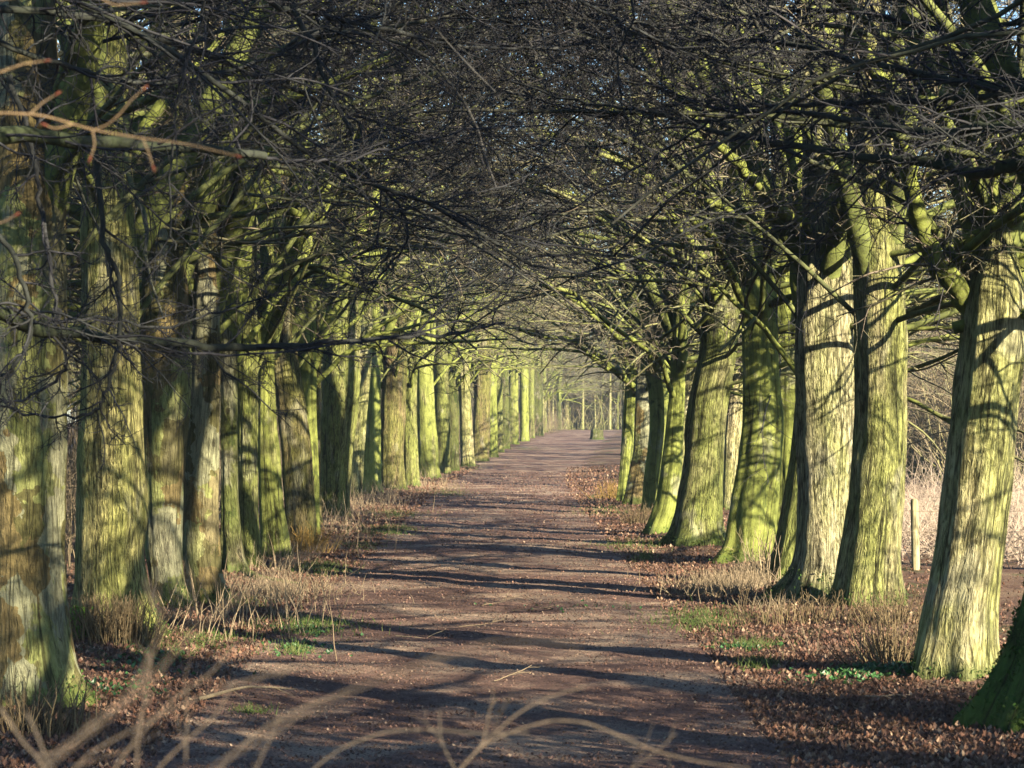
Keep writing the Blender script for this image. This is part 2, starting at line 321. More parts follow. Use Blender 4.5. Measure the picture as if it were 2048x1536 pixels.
# ------------------------------------------------------------------ crowns
def crown_mesh(name, seed, nl=34, n2=17, n3=7, n4=0, rs=1.0, zlo=3.4, height=17, spread=6.5, droop=1.0, zmin=3.5, bough=1.0):
    global rng
    rng = np.random.default_rng(seed); T = Tubes()
    ns = rng.integers(3, 5)
    az = np.arange(ns)*2*pi/ns+rng.uniform(0, 6); st = np.tile([0, 0, zlo], (ns, 1)).astype(float)
    tilt = rng.uniform(.15, .5, ns)
    d = np.stack([np.cos(az)*np.sin(tilt), np.sin(az)*np.sin(tilt), np.cos(tilt)], 1)
    P0 = grow(st, d, rng.uniform(.7, 1, ns)*(height-zlo), 14, .06, .03); R0 = taper(ns, 14, .15, .03)
    T.add(P0, R0, 8)
    # local +x is the open outer side of the row, where boughs hang lower
    def keep(P, lo=zmin):
        zm = P[:, :, 2].min(1); xo = P[:, :, 0].mean(1); l = lo-2.4*np.clip((xo-1)/1.5, 0, 1)*droop
        return rng.random(len(P)) < (np.clip((zm-l)/3.0, 0, 1)**1.1+.05*(zm > l-.6))*np.where((xo > 1.2) & (zm < 6) & (droop > 0), .5, 1)
    nb = 7; az = rng.uniform(0, 6.28, nb); el = rng.uniform(.35, .95, nb); inw = np.cos(az) < .3; el = np.where(inw, rng.uniform(.65, 1.15, nb), el); az[:3] = rng.uniform(-1.0, 1.0, 3); el[:3] = rng.uniform(0, .45, 3)
    st = np.stack([np.cos(az)*.12, np.sin(az)*.12, rng.uniform(zlo-.5, zlo+1.0, nb)], 1)
    d = np.stack([np.cos(az)*np.cos(el), np.sin(az)*np.cos(el), np.sin(el)], 1)
    PB = grow(st, d, rng.uniform(4, 8, nb), 14, .09, -.05); RB = taper(nb, 14, rng.uniform(.03, .065, nb)*bough, .010)
    T.add(PB, RB, 7)
    PP = np.concatenate([P0, PB]); RR = np.concatenate([R0, RB])
    c = max(2, nl//len(PP)+1)
    st, tan, t, r, idx = kids(PP, RR, c, .10, .97, .7, 1.3, .3)
    d = tan.copy(); out = st.copy(); out[:, 2] = 0; out = nrm(out+rng.normal(0, .5, out.shape)*[1, 1, 0]); d = nrm(.35*d+out+np.array([0, 0, 1])*rng.uniform(-.05, .45, len(st))[:, None])
    L = rng.uniform(.45, 1, len(st))*spread*(1-.35*t)
    P1 = grow(st, d, L, 12, .10, -.055); R1 = taper(len(st), 12, np.minimum(r*.6, .045)*np.sqrt(rs), .007*rs); 
    T.add(P1, R1, 5)
    PQ = np.concatenate([P1, PB[:, 2:, :]]) if False else P1
    st, d, t, r, idx = kids(P1, R1, n2, .08, 1, .5, 1.15, .4)
    L = rng.uniform(.5, 1, len(st))*2.9*(1-.5*t)
    P2 = grow(st, d, L, 7, .11, -.05); R2 = taper(len(st), 7, np.minimum(r*.6, .013*rs), .004*rs)
    st2, d2, t2, r2, i2 = kids(PB, RB, n2, .2, 1, .5, 1.2, .4)
    P2b = grow(st2, d2, rng.uniform(.5, 1, len(st2))*2.2, 7, .13, -.05); R2b = taper(len(st2), 7, np.minimum(r2*.6, .013*rs), .004*rs)
    P2 = np.concatenate([P2, P2b]); R2 = np.concatenate([R2, R2b])
    k = keep(P2); P2 = P2[k]; R2 = R2[k]; T.add(P2, R2, 3)
    st, d, t, r, idx = kids(P2, R2, n3, .1, 1, .5, 1.2, .6)
    L = rng.uniform(.3, 1, len(st))*.95*(1-.4*t)
    P3 = grow(st, d, L, 4, .20, -.03); R3 = taper(len(st), 4, np.minimum(r*.8, .006*rs), .0028*rs)
    k = P3[:, :, 2].min(1) > np.where(P3[:, :, 0].mean(1) > 1.5, zmin-2.5, zmin-.3); P3 = P3[k]; R3 = R3[k]; T.add(P3, R3, 3)
    if n4:
        k = P3[:, 0, 2] < 10; st, d, t, r, idx = kids(P3[k], R3[k], n4, .15, 1, .5, 1.2, .7)
        P4 = grow(st, d, rng.uniform(.3, 1, len(st))*.35, 2, .2, 0); T.add(P4, taper(len(st), 2, .003*rs, .0022*rs), 3)
    return T.mesh(name)
CN = [crown_mesh('crown_near_%d' % i, 100+i, nl=22, n2=14, n3=6, n4=2, rs=1.25, zmin=3.6) for i in range(4)]
CF = [crown_mesh('crown_far_%d' % i, 200+i, nl=38, n2=14, n3=5, rs=2.5, zmin=3.9, bough=1.1) for i in range(3)]
CW = [crown_mesh('crown_wood_%d' % i, 300+i, nl=40, n2=13, n3=5, rs=4.0, height=24, spread=6.0, zlo=4, zmin=1.5, droop=0) for i in range(3)]
rng = np.random.default_rng(11)
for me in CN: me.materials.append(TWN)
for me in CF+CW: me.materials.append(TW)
def limb_part(name, parent, D, pts, r0, r1, mat_, origin, depth=None, twigs=0, tl=1.0, sides=9, rs=1.0, dark=False, wig=.0):
    """pts in photo pixels; origin = parent's location; depth = list of D along the limb"""
    n = len(pts); ds = depth if depth else [D]*n
    if not isinstance(ds, (list, tuple)): ds = [ds]*n
    ds = np.interp(np.linspace(0, 1, n), np.linspace(0, 1, len(ds)), ds)
    P = np.array([[wx(p[0], d), d, wz(p[1], d)] for p, d in zip(pts, ds)])-np.array(origin)
    # catmull resample
    t = np.linspace(0, n-1, (n-1)*5+1); Q = np.empty((len(t), 3))
    for k, tt in enumerate(t):
        i = min(int(tt), n-2); f = tt-i; p0 = P[max(i-1, 0)]; p1 = P[i]; p2 = P[i+1]; p3 = P[min(i+2, n-1)]
        Q[k] = .5*((2*p1)+(-p0+p2)*f+(2*p0-5*p1+4*p2-p3)*f*f+(-p0+3*p1-3*p2+p3)*f**3)
    Q[1:-1] += rng.normal(0, wig+.004, (len(t)-2, 3))
    R = r0+(r1-r0)*np.linspace(0, 1, len(t))**.8
    T = Tubes(); T.add(Q[None], (R*(1+.06*np.sin(np.arange(len(t))*1.3)))[None], sides)
    if twigs:
        st, d, tt, r, idx = kids(Q[None], R[None], twigs, .08, 1, .5, 1.2, .5)
        P2 = grow(st, d, rng.uniform(.3, 1, len(st))*tl, 8, .15, -.04); R2 = taper(len(st), 8, np.minimum(r*.6, .009*rs), .0028*rs); T.add(P2, R2, 4)
        st, d, tt, r, idx = kids(P2, R2, 7, .15, 1, .5, 1.2, .6)
        P3 = grow(st, d, rng.uniform(.2, 1, len(st))*tl*.4, 4, .2, -.02); R3 = taper(len(st), 4, np.minimum(r*.7, .004*rs), .0019*rs); T.add(P3, R3, 3)
        st, d, tt, r, idx = kids(P3, R3, 2, .15, 1, .5, 1.2, .7)
        P4 = grow(st, d, rng.uniform(.2, 1, len(st))*tl*.14, 2, .2, 0); T.add(P4, taper(len(st), 2, .0024*rs, .0018*rs), 3)
    return link(name, T.mesh(name), mat_, parent)
GR = 'trees of the avenue'
def base_D(py): return (CAMH-.07)*F/(py-HOR)
def avenue_tree(D, sil, bk, label, crown=None, crot=0.0, cs=1.0, seed=0, group=GR, cdx=0, **kw):
    D = float(D)
    zb = 0.0
    me, x0, (cx_, cr_) = trunk_mesh('trunk', D, sil, seed, **kw)
    root = empty('avenue_tree', (x0, D, float(ground_h(x0, D))))
    tag(root, label, 'tree', group)
    link('trunk', me, BARK[bk], root)
    if crown is not None:
        c = link('crown', crown, None, root); c.location = (cx_+cdx, .1, min(2.6, max(0, D-90)*.019)); c.rotation_euler = (0, 0, (0 if x0 > xc(D) else pi)+(crot % 1.0)-.5); c.scale = (cs, cs*(-1 if int(crot*7) % 2 else 1), cs)
    return root
T = {}
T['R1'] = avenue_tree(base_D(1352), [(1352, 1826, 1988), (1280, 1836, 1988), (1200, 1851, 1990), (1100, 1872, 2002), (1000, 1884, 2014), (900, 1893, 2024), (800, 1905, 2034), (700, 1918, 2044), (620, 1922, 2050), (570, 1925, 2048), (530, 1950, 2030)], 'pale',
  'pale mottled forked tree with dark limb rising left, at the right edge', CN[0], .4, 1.0, 11, flare=.16, flute=.05, top=4.6, rtop=.03)
T['R2'] = avenue_tree(base_D(1212), [(1212, 1664, 1806), (1150, 1675, 1802), (1050, 1690, 1806), (950, 1704, 1812), (900, 1709, 1816), (800, 1712, 1813), (700, 1710, 1811), (600, 1708, 1812), (500, 1705, 1812), (420, 1706, 1800), (340, 1712, 1790)], 'ridge',
  'straight tree with rippled grey bark, green above, left of the pale forked tree', CN[1], 2.0, 1.0, 12, flare=.10, flute=.03)
T['R3'] = avenue_tree(base_D(1192), [(1192, 1560, 1745), (1165, 1572, 1725), (1140, 1582, 1715), (1110, 1590, 1710), (1050, 1594, 1707), (950, 1596, 1709), (800, 1593, 1711), (700, 1593, 1709), (600, 1594, 1709), (540, 1596, 1708), (480, 1600, 1698), (420, 1606, 1680), (340, 1612, 1665)], 'white',
  'broad whitish tree with mossy spreading roots touching the rippled grey tree', CN[2], 3.6, 1.05, 13, flare=.45, flute=.03)
T['R3b'] = avenue_tree(base_D(1160), [(1160, 1535, 1615), (1100, 1549, 1622), (1000, 1567, 1635), (900, 1582, 1645), (800, 1592, 1650)], 'ridgeg',
  'mossy yellow-green trunk half hidden behind the broad whitish tree', CF[0], 0, .8, 14, flare=.2, top=12)
T['R4'] = avenue_tree(base_D(1118), [(1118, 1428, 1545), (1090, 1448, 1543), (1000, 1458, 1552), (900, 1475, 1561), (830, 1483, 1564), (760, 1484, 1556), (700, 1483, 1552), (600, 1480, 1552), (500, 1484, 1540)], 'green',
  'bright green fluted tree with long dark grooves, lit in bands of sun', CN[3], 1.2, 1.1, 15, flare=.22, flute=.08)
T['R4b'] = avenue_tree(46, [(1084, 1545, 1600), (1000, 1550, 1602), (900, 1555, 1605), (800, 1556, 1606), (700, 1552, 1604), (600, 1545, 1600)], 'green',
  'narrow light green trunk between the fluted tree and the broad whitish tree', CF[1], .5, .8, 16, flare=.2)
T['R5'] = avenue_tree(base_D(1084), [(1084, 1338, 1447), (1060, 1346, 1446), (1000, 1357, 1447), (900, 1371, 1450), (800, 1380, 1457), (750, 1391, 1466), (700, 1402, 1477), (600, 1407, 1480), (500, 1410, 1474)], 'ridgeg',
  'dark mossy ridged tree leaning right above spread roots, left of the fluted tree', CN[0], 4.0, 1.1, 17, flare=.35, flute=.04)
T['R5b'] = avenue_tree(62, [(1022, 1443, 1482), (900, 1450, 1486), (700, 1462, 1500), (600, 1465, 1505)], 'pale',
  'thin pale trunk in the gap right of the dark mossy ridged tree', CF[2], 1, .8, 18)
T['R6'] = avenue_tree(base_D(1060), [(1060, 1290, 1350), (1000, 1312, 1358), (900, 1327, 1365), (800, 1338, 1369), (740, 1342, 1370), (680, 1345, 1372), (600, 1348, 1376)], 'green',
  'bright green slender tree leaning right beside the dark ridged tree', CN[2], 5.2, 1.1, 19, flare=.35, flute=.06)
T['R6b'] = avenue_tree(60, [(1028, 1312, 1348), (900, 1330, 1385), (800, 1345, 1400), (700, 1355, 1412), (600, 1362, 1418)], 'pale',
  'cream trunk showing behind the bright green slender tree', CF[0], 2, .9, 20)
T['R7'] = avenue_tree(base_D(1020), [(1020, 1283, 1316), (950, 1288, 1318), (850, 1300, 1330), (780, 1298, 1328), (720, 1288, 1318), (690, 1284, 1312)], 'green',
  'green tree curving to a fork whose limbs reach left over the path', CN[1], 3.0, 1.1, 21, flare=.3)
T['R8'] = avenue_tree(base_D(1004), [(1004, 1247, 1288), (950, 1256, 1290), (900, 1267, 1297), (800, 1271, 1301), (740, 1274, 1304)], 'plate',
  'mottled brown flaking tree, second from the left end of the right row', CF[1], 4, 1, 22, flare=.3)
T['R9'] = avenue_tree(base_D(999), [(999, 1234, 1254), (900, 1243, 1262), (800, 1248, 1274), (750, 1254, 1280)], 'green',
  'slim bright green tree at the left end of the right row beside an orange tuft', CF[2], 5, 1, 23, flare=.35)
T['R0'] = avenue_tree(base_D(1432), [(1432, 1945, 2230), (1380, 1975, 2210), (1300, 2015, 2195), (1200, 2052, 2190), (1100, 2070, 2190), (900, 2080, 2190), (600, 2085, 2190)], 'moss',
  'mossy dark green root of a tree cut off by the right edge', CN[3], 2.2, 1.0, 24, flare=.2)
# ---- left row
T['L1'] = avenue_tree(base_D(1385), [(1385, -60, 190), (1350, -50, 165), (1300, -42, 150), (1250, -36, 140), (1150, -33, 129), (1000, -34, 127), (900, -34, 128), (700, -34, 132), (600, -34, 134), (400, -30, 130)], 'plate',
  'thick tree with brown flaking patches at the left edge', CN[1], .9, 1.0, 31, flare=.12, flute=.03)
T['L2'] = avenue_tree(base_D(1272), [(1272, 150, 325), (1240, 152, 312), (1200, 152, 299), (1150, 154, 290), (1100, 155, 286), (1040, 157, 296), (980, 156, 294), (900, 156, 289), (800, 163, 285), (700, 165, 280), (600, 165, 277), (450, 168, 272)], 'yellow',
  'thick tree with rippled yellow bark and a bulge on its right side', CN[2], 1.7, 1.0, 32, flare=.22, flute=.025)
T['L3'] = avenue_tree(base_D(1214), [(1214, 296, 385), (1180, 302, 368), (1100, 290, 364), (1000, 287, 366), (900, 285, 373), (800, 282, 380), (700, 281, 384), (600, 283, 378), (450, 290, 372)], 'plate',
  'grey-green tree with a tall dark green bark scar, third in the left row', CN[3], 4.4, 1.0, 33, flare=.25, flute=.03)
T['L4'] = avenue_tree(base_D(1200), [(1200, 368, 452), (1150, 374, 443), (1100, 366, 441), (1000, 365, 437), (900, 374, 438), (800, 384, 440), (760, 386, 441), (600, 390, 442)], 'plate',
  'cream and brown flaking tree beside the tree with the bark scar', CN[0], 5.5, 1.0, 34, flare=.35, flute=.04)
T['L5'] = avenue_tree(base_D(1146), [(1146, 442, 492), (1100, 441, 485), (1000, 441, 476), (900, 441, 474), (700, 441, 474), (600, 440, 474)], 'dark',
  'dark green narrow tree behind a long pale root', CF[0], 3.5, .9, 35, flare=.5)
T['L6'] = avenue_tree(base_D(1132), [(1132, 483, 524), (1050, 478, 517), (950, 475, 515), (800, 476, 516), (600, 478, 516)], 'ridgeg',
  'olive tree with brownish lower bark right of the dark narrow tree', CF[1], 1.5, .9, 36, flare=.3)
T['L7'] = avenue_tree(base_D(1104), [(1104, 524, 582), (1050, 521, 575), (1000, 518, 567), (900, 516, 560), (850, 515, 554), (750, 518, 548), (600, 520, 548)], 'green2',
  'bright lime green tree tapering upward in the left row', CN[1], 2.7, 1.0, 37, flare=.25)
T['L8'] = avenue_tree(base_D(1078), [(1078, 574, 634), (1000, 571, 630), (900, 564, 624), (800, 554, 612), (700, 543, 594), (600, 538, 590), (500, 536, 588)], 'brown',
  'rough red-brown tree leaning left with orange shoots at its foot', CN[2], .2, 1.0, 38, flare=.12)
T['L9'] = avenue_tree(base_D(1062), [(1062, 602, 640), (900, 602, 636), (800, 598, 632), (700, 596, 632), (600, 592, 630)], 'green',
  'lime green strip of trunk behind the red-brown tree', CF[2], .2, .9, 39, flare=.2)
T['L9b'] = avenue_tree(54, [(1048, 630, 644), (900, 630, 641), (700, 632, 642), (600, 633, 642)], 'brown',
  'thin grey young trunk just right of the lime green strip', None, 0, 1, 40, rtop=.03, top=9)
T['L10'] = avenue_tree(base_D(1030), [(1030, 640, 698), (960, 641, 702), (900, 642, 706), (800, 645, 718), (700, 648, 720), (600, 650, 720)], 'ridgeg',
  'broad shadowed olive tree leaning right beside the thin grey young trunk', CN[3], 3.3, 1.1, 41, flare=.2)
T['L10b'] = avenue_tree(72, [(998, 696, 722), (850, 706, 732), (700, 716, 744)], 'pale', 'thin cream slanting trunk behind the broad shadowed olive tree', None, 0, 1, 42, top=10)
T['L11'] = avenue_tree(76, [(990, 705, 768), (950, 712, 764), (850, 718, 762), (750, 720, 762), (600, 722, 760)], 'green',
  'bright green tree with a dark knot near its foot, mid left row', CF[1], 2.2, 1.0, 43, flare=.2)
T['L12'] = avenue_tree(82, [(979, 760, 812), (900, 760, 808), (750, 766, 814), (600, 768, 812)], 'brown',
  'tan brown tree between the knotted green tree and a grey-green column', CF[0], 3.0, 1.0, 44, flare=.15)
T['L13'] = avenue_tree(86, [(973, 808, 840), (850, 806, 833), (700, 808, 834)], 'ridgeg', 'grey-green columnar tree right of the tan brown tree', CF[2], 4.0, 1.0, 45, flare=.3)
far = [ # D, xl, xr at base, xl, xr at y 700, bark
 (98, 836, 880, 832, 862, 'green2', 'yellow-green tree whose roots slope right onto the path edge'),
 (106, 866, 902, 862, 896, 'ridgeg', 'pale olive tree with a curved limb shadow, mid distance left row'),
 (112, 893, 918, 896, 914, 'dark', 'shadowed narrow tree right of the pale olive one'),
 (122, 922, 950, 916, 936, 'pale', 'light leaning tree next to the shadowed narrow one'),
 (133, 944, 978, 952, 984, 'brown', 'brownish tree leaning right in the far left row'),
 (146, 972, 996, 974, 992, 'green', 'slender bright tree right of the far brownish leaning one'),
 (158, 984, 1008, 986, 1004, 'ridgeg', None), (170, 1000, 1020, 1000, 1016, 'dark', None), (184, 1016, 1038, 1020, 1036, 'green2', None),
 (198, 1040, 1058, 1040, 1056, 'green', None), (212, 1056, 1070, 1054, 1068, 'ridgeg', None), (226, 1066, 1086, 1066, 1086, 'dark', None)]
for i, (D, a, b_, c_, d_, bk, lab) in enumerate(far):
    by = HOR+(CAMH-float(gz(D)))/D*F
    avenue_tree(D, [(by, a, b_), ((by+700)/2, (a+c_)/2-.5, (b_+d_)/2), (700, c_, d_)], bk, lab or 'small distant trunk where the left row of the avenue recedes into shade',
                [CF[0], CF[1], CF[2]][i % 3], i*1.3, 1.0, 60+i, flare=.2, seg=28, group=GR if lab else 'distant trunks of the left row')
# right row beyond the bend (mostly hidden) and off-frame trees near the camera
def simple_tree(name, x, y, bk, label, cat, group, crown, cs, rot, r=.34, seed=0, top=14, part=True):
    h = float(ground_h(x, y)); root = empty(name, (x, y, h)); tag(root, label, cat, group)
    return root
_tr = {}
def stock_trunk(k, bk):
    if (k, bk) not in _tr:
        rr = random.Random(500+k); D = 50.0; w = rr.uniform(26, 40); l = rr.uniform(-14, 14)
        sil = [(HOR+220, 1024-w, 1024+w), (HOR+120, 1024-w*.85+l*.3, 1024+w*.85+l*.3), (HOR-60, 1024-w*.75+l, 1024+w*.75+l), (HOR-250, 1024-w*.7+l, 1024+w*.7+l)]
        me, x0, cc = trunk_mesh('trunk', D, sil, 700+k, seg=24, top=15, flare=.2)
        me.materials.append(BARK[bk]); _tr[(k, bk)] = (me, cc)
    return _tr[(k, bk)]
def stock_tree(x, y, k, bk, label, group, crown, cs=1.0, ts=1.0, name='woodland_tree'):
    me, cc = stock_trunk(k, bk); root = empty(name, (x, y, float(ground_h(x, y)))); tag(root, label, 'tree', group)
    t = link('trunk', me, None, root); t.scale = (ts, ts, 1)
    if crown is not None:
        c = link('crown', crown, None, root); c.location = (cc[0]*ts, 0, min(2.6, max(0, y-90)*.019) if name == 'avenue_tree' else 0); c.rotation_euler = (0, 0, random.uniform(0, 6.28) if name == 'woodland_tree' else (0 if x > 0 else pi)+random.uniform(-.5, .5)); c.scale = (cs, cs, cs)
    return root
kinds = ['green', 'ridgeg', 'pale', 'green2', 'brown', 'ridge']
for i, D in enumerate([84, 96, 108, 121, 134, 148, 163, 178]):
    stock_tree(float(xc(D))+5.4+random.uniform(-.2, .2), D, i % 4, kinds[i % 6], 'tree of the right row hidden behind the nearer bright green trunks', 'hidden trees of the right row', CF[i % 3], 1.0, name='avenue_tree')
for x, D, k in ((4.6, 9.5, 0), (4.3, -17, 3), (-4.4, -2, 2), (-4.5, -12, 1)):
    stock_tree(x, D, k, 'ridgeg', 'near tree beside the viewpoint, its twigs hanging over the top of the picture', 'trees beside the viewpoint', CN[k], 1.0, name='avenue_tree')
for x, D, k, c_ in ((10, 1, 0, .65), (7.2, 4.2, 1, .62), (13, -3, 2, .65), (9.5, 5.5, 2, .55)):  # unseen trees added to throw shade on the near canopy and path
    stock_tree(x, D, k, 'ridgeg', 'dense young tree added for shade right of the viewpoint, outside the picture', 'young trees added for shade right of the viewpoint', CW[k], c_, .5, name='avenue_tree')
NL = stock_tree(-4.3, 11.5, 3, 'ridgeg', 'near tree off the left edge whose long dark boughs cross the upper left', None, CN[3], 1.0, name='avenue_tree')
NR = stock_tree(4.9, 13.8, 1, 'ridgeg', 'near tree off the right edge whose long dark boughs cross the upper right', None, CN[2], 1.0, name='avenue_tree')
# ---- hand-placed boughs
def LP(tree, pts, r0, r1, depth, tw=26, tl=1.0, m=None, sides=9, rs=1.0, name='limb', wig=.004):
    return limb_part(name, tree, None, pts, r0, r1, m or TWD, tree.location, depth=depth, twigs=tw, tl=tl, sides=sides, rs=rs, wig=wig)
LP(NL, [(-900, 420), (-500, 330), (-200, 285), (0, 270), (120, 280), (230, 288), (400, 298), (530, 312)], .07, .022, [11.5, 13, 14], 14, .9)
LP(NL, [(525, 312), (600, 322), (690, 318), (800, 290), (930, 262), (1100, 250)], .010, .004, [14, 14.5], 22, .8)
LP(NL, [(-700, 300), (-300, 480), (-60, 590), (60, 655), (150, 668), (320, 682), (470, 695), (620, 690), (760, 676), (900, 668), (1010, 645)], .055, .008, [11.5, 14, 16, 17], 34, .8)
LP(NL, [(60, 655), (200, 640), (330, 655), (420, 630), (520, 598), (620, 560), (720, 500)], .012, .004, [15, 16], 22, .6)
LP(NL, [(-200, 560), (0, 610), (110, 660), (250, 690), (380, 706), (600, 700), (900, 650), (1000, 590)], .014, .004, [14, 16], 26, .6)
LP(NL, [(-40, 420), (20, 500), (52, 585), (62, 660), (30, 735), (0, 752), (-40, 760)], .016, .010, [13, 13.5], 12, .4)
LP(NL, [(20, 150), (65, 300), (80, 400), (105, 560), (118, 640), (134, 720), (110, 760), (40, 800), (0, 805)], .017, .007, [14, 14.6], 18, .5)
LP(NL, [(190, 300), (210, 480), (235, 560), (238, 680), (225, 740), (205, 800), (180, 828), (90, 834), (0, 812)], .019, .007, [14.5, 15], 18, .5)
LP(NL, [(-100, 40), (60, 110), (200, 150), (330, 165), (420, 150), (560, 110), (650, 60), (800, 40)], .02, .006, [14, 17], 34, .9)
LP(NL, [(-200, 10), (150, 30), (350, 90), (520, 150), (640, 200), (800, 260), (1000, 300)], .03, .006, [15, 20], 40, 1.1)
LP(NL, [(480, -40), (560, 10), (640, 35), (780, 60), (900, 88), (1100, 95), (1300, 70)], .022, .007, [15, 17], 34, .9)
LP(NL, [(585, 10), (625, 90), (650, 160), (690, 240), (712, 300), (745, 360), (790, 400), (818, 470), (780, 530), (740, 570)], .018, .007, [15, 15.6], 24, .7)
LP(NL, [(498, 160), (500, 220), (480, 235), (520, 290), (545, 345), (600, 395), (700, 412), (800, 418), (900, 395), (1010, 370), (1130, 320)], .008, .004, [14, 15.4], 26, .6)
LP(NL, [(415, -30), (400, 60), (370, 120), (360, 200), (345, 290), (340, 400), (350, 500)], .009, .005, [12.5, 13], 16, .5)
LP(NL, [(-60, 30), (30, 200), (180, 300), (300, 420), (420, 520), (560, 600)], .014, .004, [18, 19], 40, 1.0)
LP(NR, [(2600, 200), (2250, 235), (2048, 250), (1950, 258), (1880, 264), (1790, 258), (1700, 240), (1600, 225), (1500, 222), (1420, 245), (1300, 230)], .05, .006, [14, 15.5, 18], 30, .9)
LP(NR, [(2600, 280), (2250, 305), (2048, 325), (1965, 346), (1880, 328), (1760, 318), (1640, 298), (1540, 285), (1440, 262), (1300, 225), (1150, 200), (1000, 160)], .055, .007, [14, 16, 19], 44, 1.0)
LP(NR, [(2500, 120), (2200, 160), (2000, 175), (1850, 150), (1700, 120), (1560, 85), (1400, 80), (1250, 40), (1100, 20)], .04, .007, [14, 17, 20], 44, 1.1)
LP(NR, [(2400, 60), (2100, 170), (1900, 195), (1700, 205), (1500, 212), (1400, 200), (1200, 230), (1040, 190), (900, 170)], .03, .006, [14, 18, 21], 44, 1.0)
LP(NR, [(1420, 240), (1300, 320), (1200, 380), (1130, 420), (1050, 430), (950, 440)], .010, .004, [17, 18], 26, .7)
LP(NR, [(1262, -40), (1260, 50), (1236, 105), (1240, 180), (1250, 240), (1268, 275)], .008, .004, [13.5, 14], 10, .3)
LP(NR, [(2200, 20), (1900, 60), (1700, 20), (1500, 30), (1300, 60), (1100, 90), (900, 60), (700, 20)], .025, .006, [18, 22], 50, 1.2)
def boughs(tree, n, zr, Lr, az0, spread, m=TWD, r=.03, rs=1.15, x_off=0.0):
    for _ in range(n):
        a_ = az0+rng.uniform(-spread, spread); z0 = rng.uniform(*zr); L_ = rng.uniform(*Lr)
        P = grow(np.array([[x_off, 0, z0]]), np.array([[cos(a_), sin(a_), rng.uniform(.05, .35)]]), np.array([L_]), 18, .07, -.03); P[0, :, 2] = np.maximum(P[0, :, 2], 3.35+.25*np.sin(np.arange(19)*.8))
        rr = r*rng.uniform(.6, 1.1); R = taper(1, 18, rr, .004, .7); Tt = Tubes(); Tt.add(P, R, 7)
        s_, d_, t_, q_, _i = kids(P, R, 30, .08, 1, .35, .95, .4); P2 = grow(s_, d_, rng.uniform(.35, 1, len(s_))*2.4*(1-.55*t_), 9, .10, -.05); R2 = taper(len(s_), 9, np.minimum(q_*.6, .010*rs), .0032*rs); k_ = P2[:, :, 2].min(1) > 2.9; P2 = P2[k_]; R2 = R2[k_]; Tt.add(P2, R2, 4)
        s_, d_, t_, q_, _i = kids(P2, R2, 7, .12, 1, .45, 1.1, .6); P3 = grow(s_, d_, rng.uniform(.25, 1, len(s_))*.75, 5, .17, -.02); Tt.add(P3, taper(len(s_), 5, np.minimum(q_*.8, .0045*rs), .0022*rs), 3)
        s_, d_, t_, q_, _i = kids(P3, taper(len(P3), 5, .0045*rs, .0022*rs), 2, .2, 1, .45, 1.1, .6); Tt.add(grow(s_, d_, rng.uniform(.25, 1, len(s_))*.22, 2, .17, 0), taper(len(s_), 2, .0026*rs, .002*rs), 3)
        link('limb', Tt.mesh('limb'), m, tree)
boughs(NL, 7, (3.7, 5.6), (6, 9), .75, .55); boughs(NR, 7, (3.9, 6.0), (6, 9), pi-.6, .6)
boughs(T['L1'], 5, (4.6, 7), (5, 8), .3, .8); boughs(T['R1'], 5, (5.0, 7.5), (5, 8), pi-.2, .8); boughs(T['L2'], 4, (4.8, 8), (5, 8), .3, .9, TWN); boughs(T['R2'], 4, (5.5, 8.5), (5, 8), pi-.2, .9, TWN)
for k_, (t_n, n_) in enumerate([('R0', 2), ('R1', 4), ('R2', 4), ('R3', 3), ('R4', 4), ('R5', 4), ('R6', 3), ('R7', 3), ('R8', 3)]):
    for q_n in range(n_):
        a_ = -.45+rng.uniform(-.6, .7); P = grow(np.array([[0.0, 0, rng.uniform(2.6, 5.5)]]), np.array([[cos(a_), sin(a_), rng.uniform(.1, .6)]]), np.array([rng.uniform(3.5, 6)]), 16, .10, -.03)
        R = taper(1, 16, rng.uniform(.035, .06), .012, .8); Tt = Tubes(); Tt.add(P, R, 8)
        s_, d_, tt_, q_, _i = kids(P, R, 9, .2, 1, .5, 1.1, .6); P2 = grow(s_, d_, rng.uniform(.4, 1, len(s_))*1.8, 8, .13, -.02); Tt.add(P2, taper(len(s_), 8, np.minimum(q_*.6, .014), .004), 4)
        s_, d_, tt_, q_, _i = kids(P2, taper(len(P2), 8, .012, .004), 5, .2, 1, .5, 1.1, .6); Tt.add(grow(s_, d_, rng.uniform(.3, 1, len(s_))*.6, 4, .16, 0), taper(len(s_), 4, .005, .0025), 3)
        link('limb', Tt.mesh('limb'), TW, T[t_n])
# limbs of the row trees
def RL(t, pts, r0, r1, depth, tw=14, tl=1.3, bk=TW, rs=1.6):
    depth = [d*T[t].location.y/depth[0] for d in depth]; return LP(T[t], pts, r0, r1, depth, tw, tl, bk, 10, rs, wig=.012)
RL('R1', [(1950, 620), (1905, 570), (1862, 500), (1832, 440), (1815, 330), (1780, 200), (1700, 60)], .105, .055, [21.9, 21.5, 20.5], 18)
RL('R1', [(1985, 640), (1962, 540), (1940, 430), (1925, 300), (1905, 150), (1880, 0)], .14, .07, [21.8, 22], 14)
RL('R1', [(2010, 640), (2050, 520), (2075, 400), (2110, 200)], .14, .08, [21.9, 22.3], 8)
RL('R1', [(2000, 560), (1975, 480), (1990, 380), (1985, 200), (2010, 40)], .05, .03, [21.7, 21.2], 12)
RL('R3', [(1625, 560), (1604, 470), (1592, 400), (1585, 330), (1560, 200), (1540, 60)], .07, .04, [31, 30.5], 14)
RL('R3', [(1650, 520), (1655, 400), (1650, 300), (1640, 160), (1660, 20)], .16, .10, [31.3, 31.6], 10)
RL('R3', [(1690, 520), (1705, 430), (1745, 370), (1790, 330), (1860, 240)], .06, .03, [31, 30.5], 14)
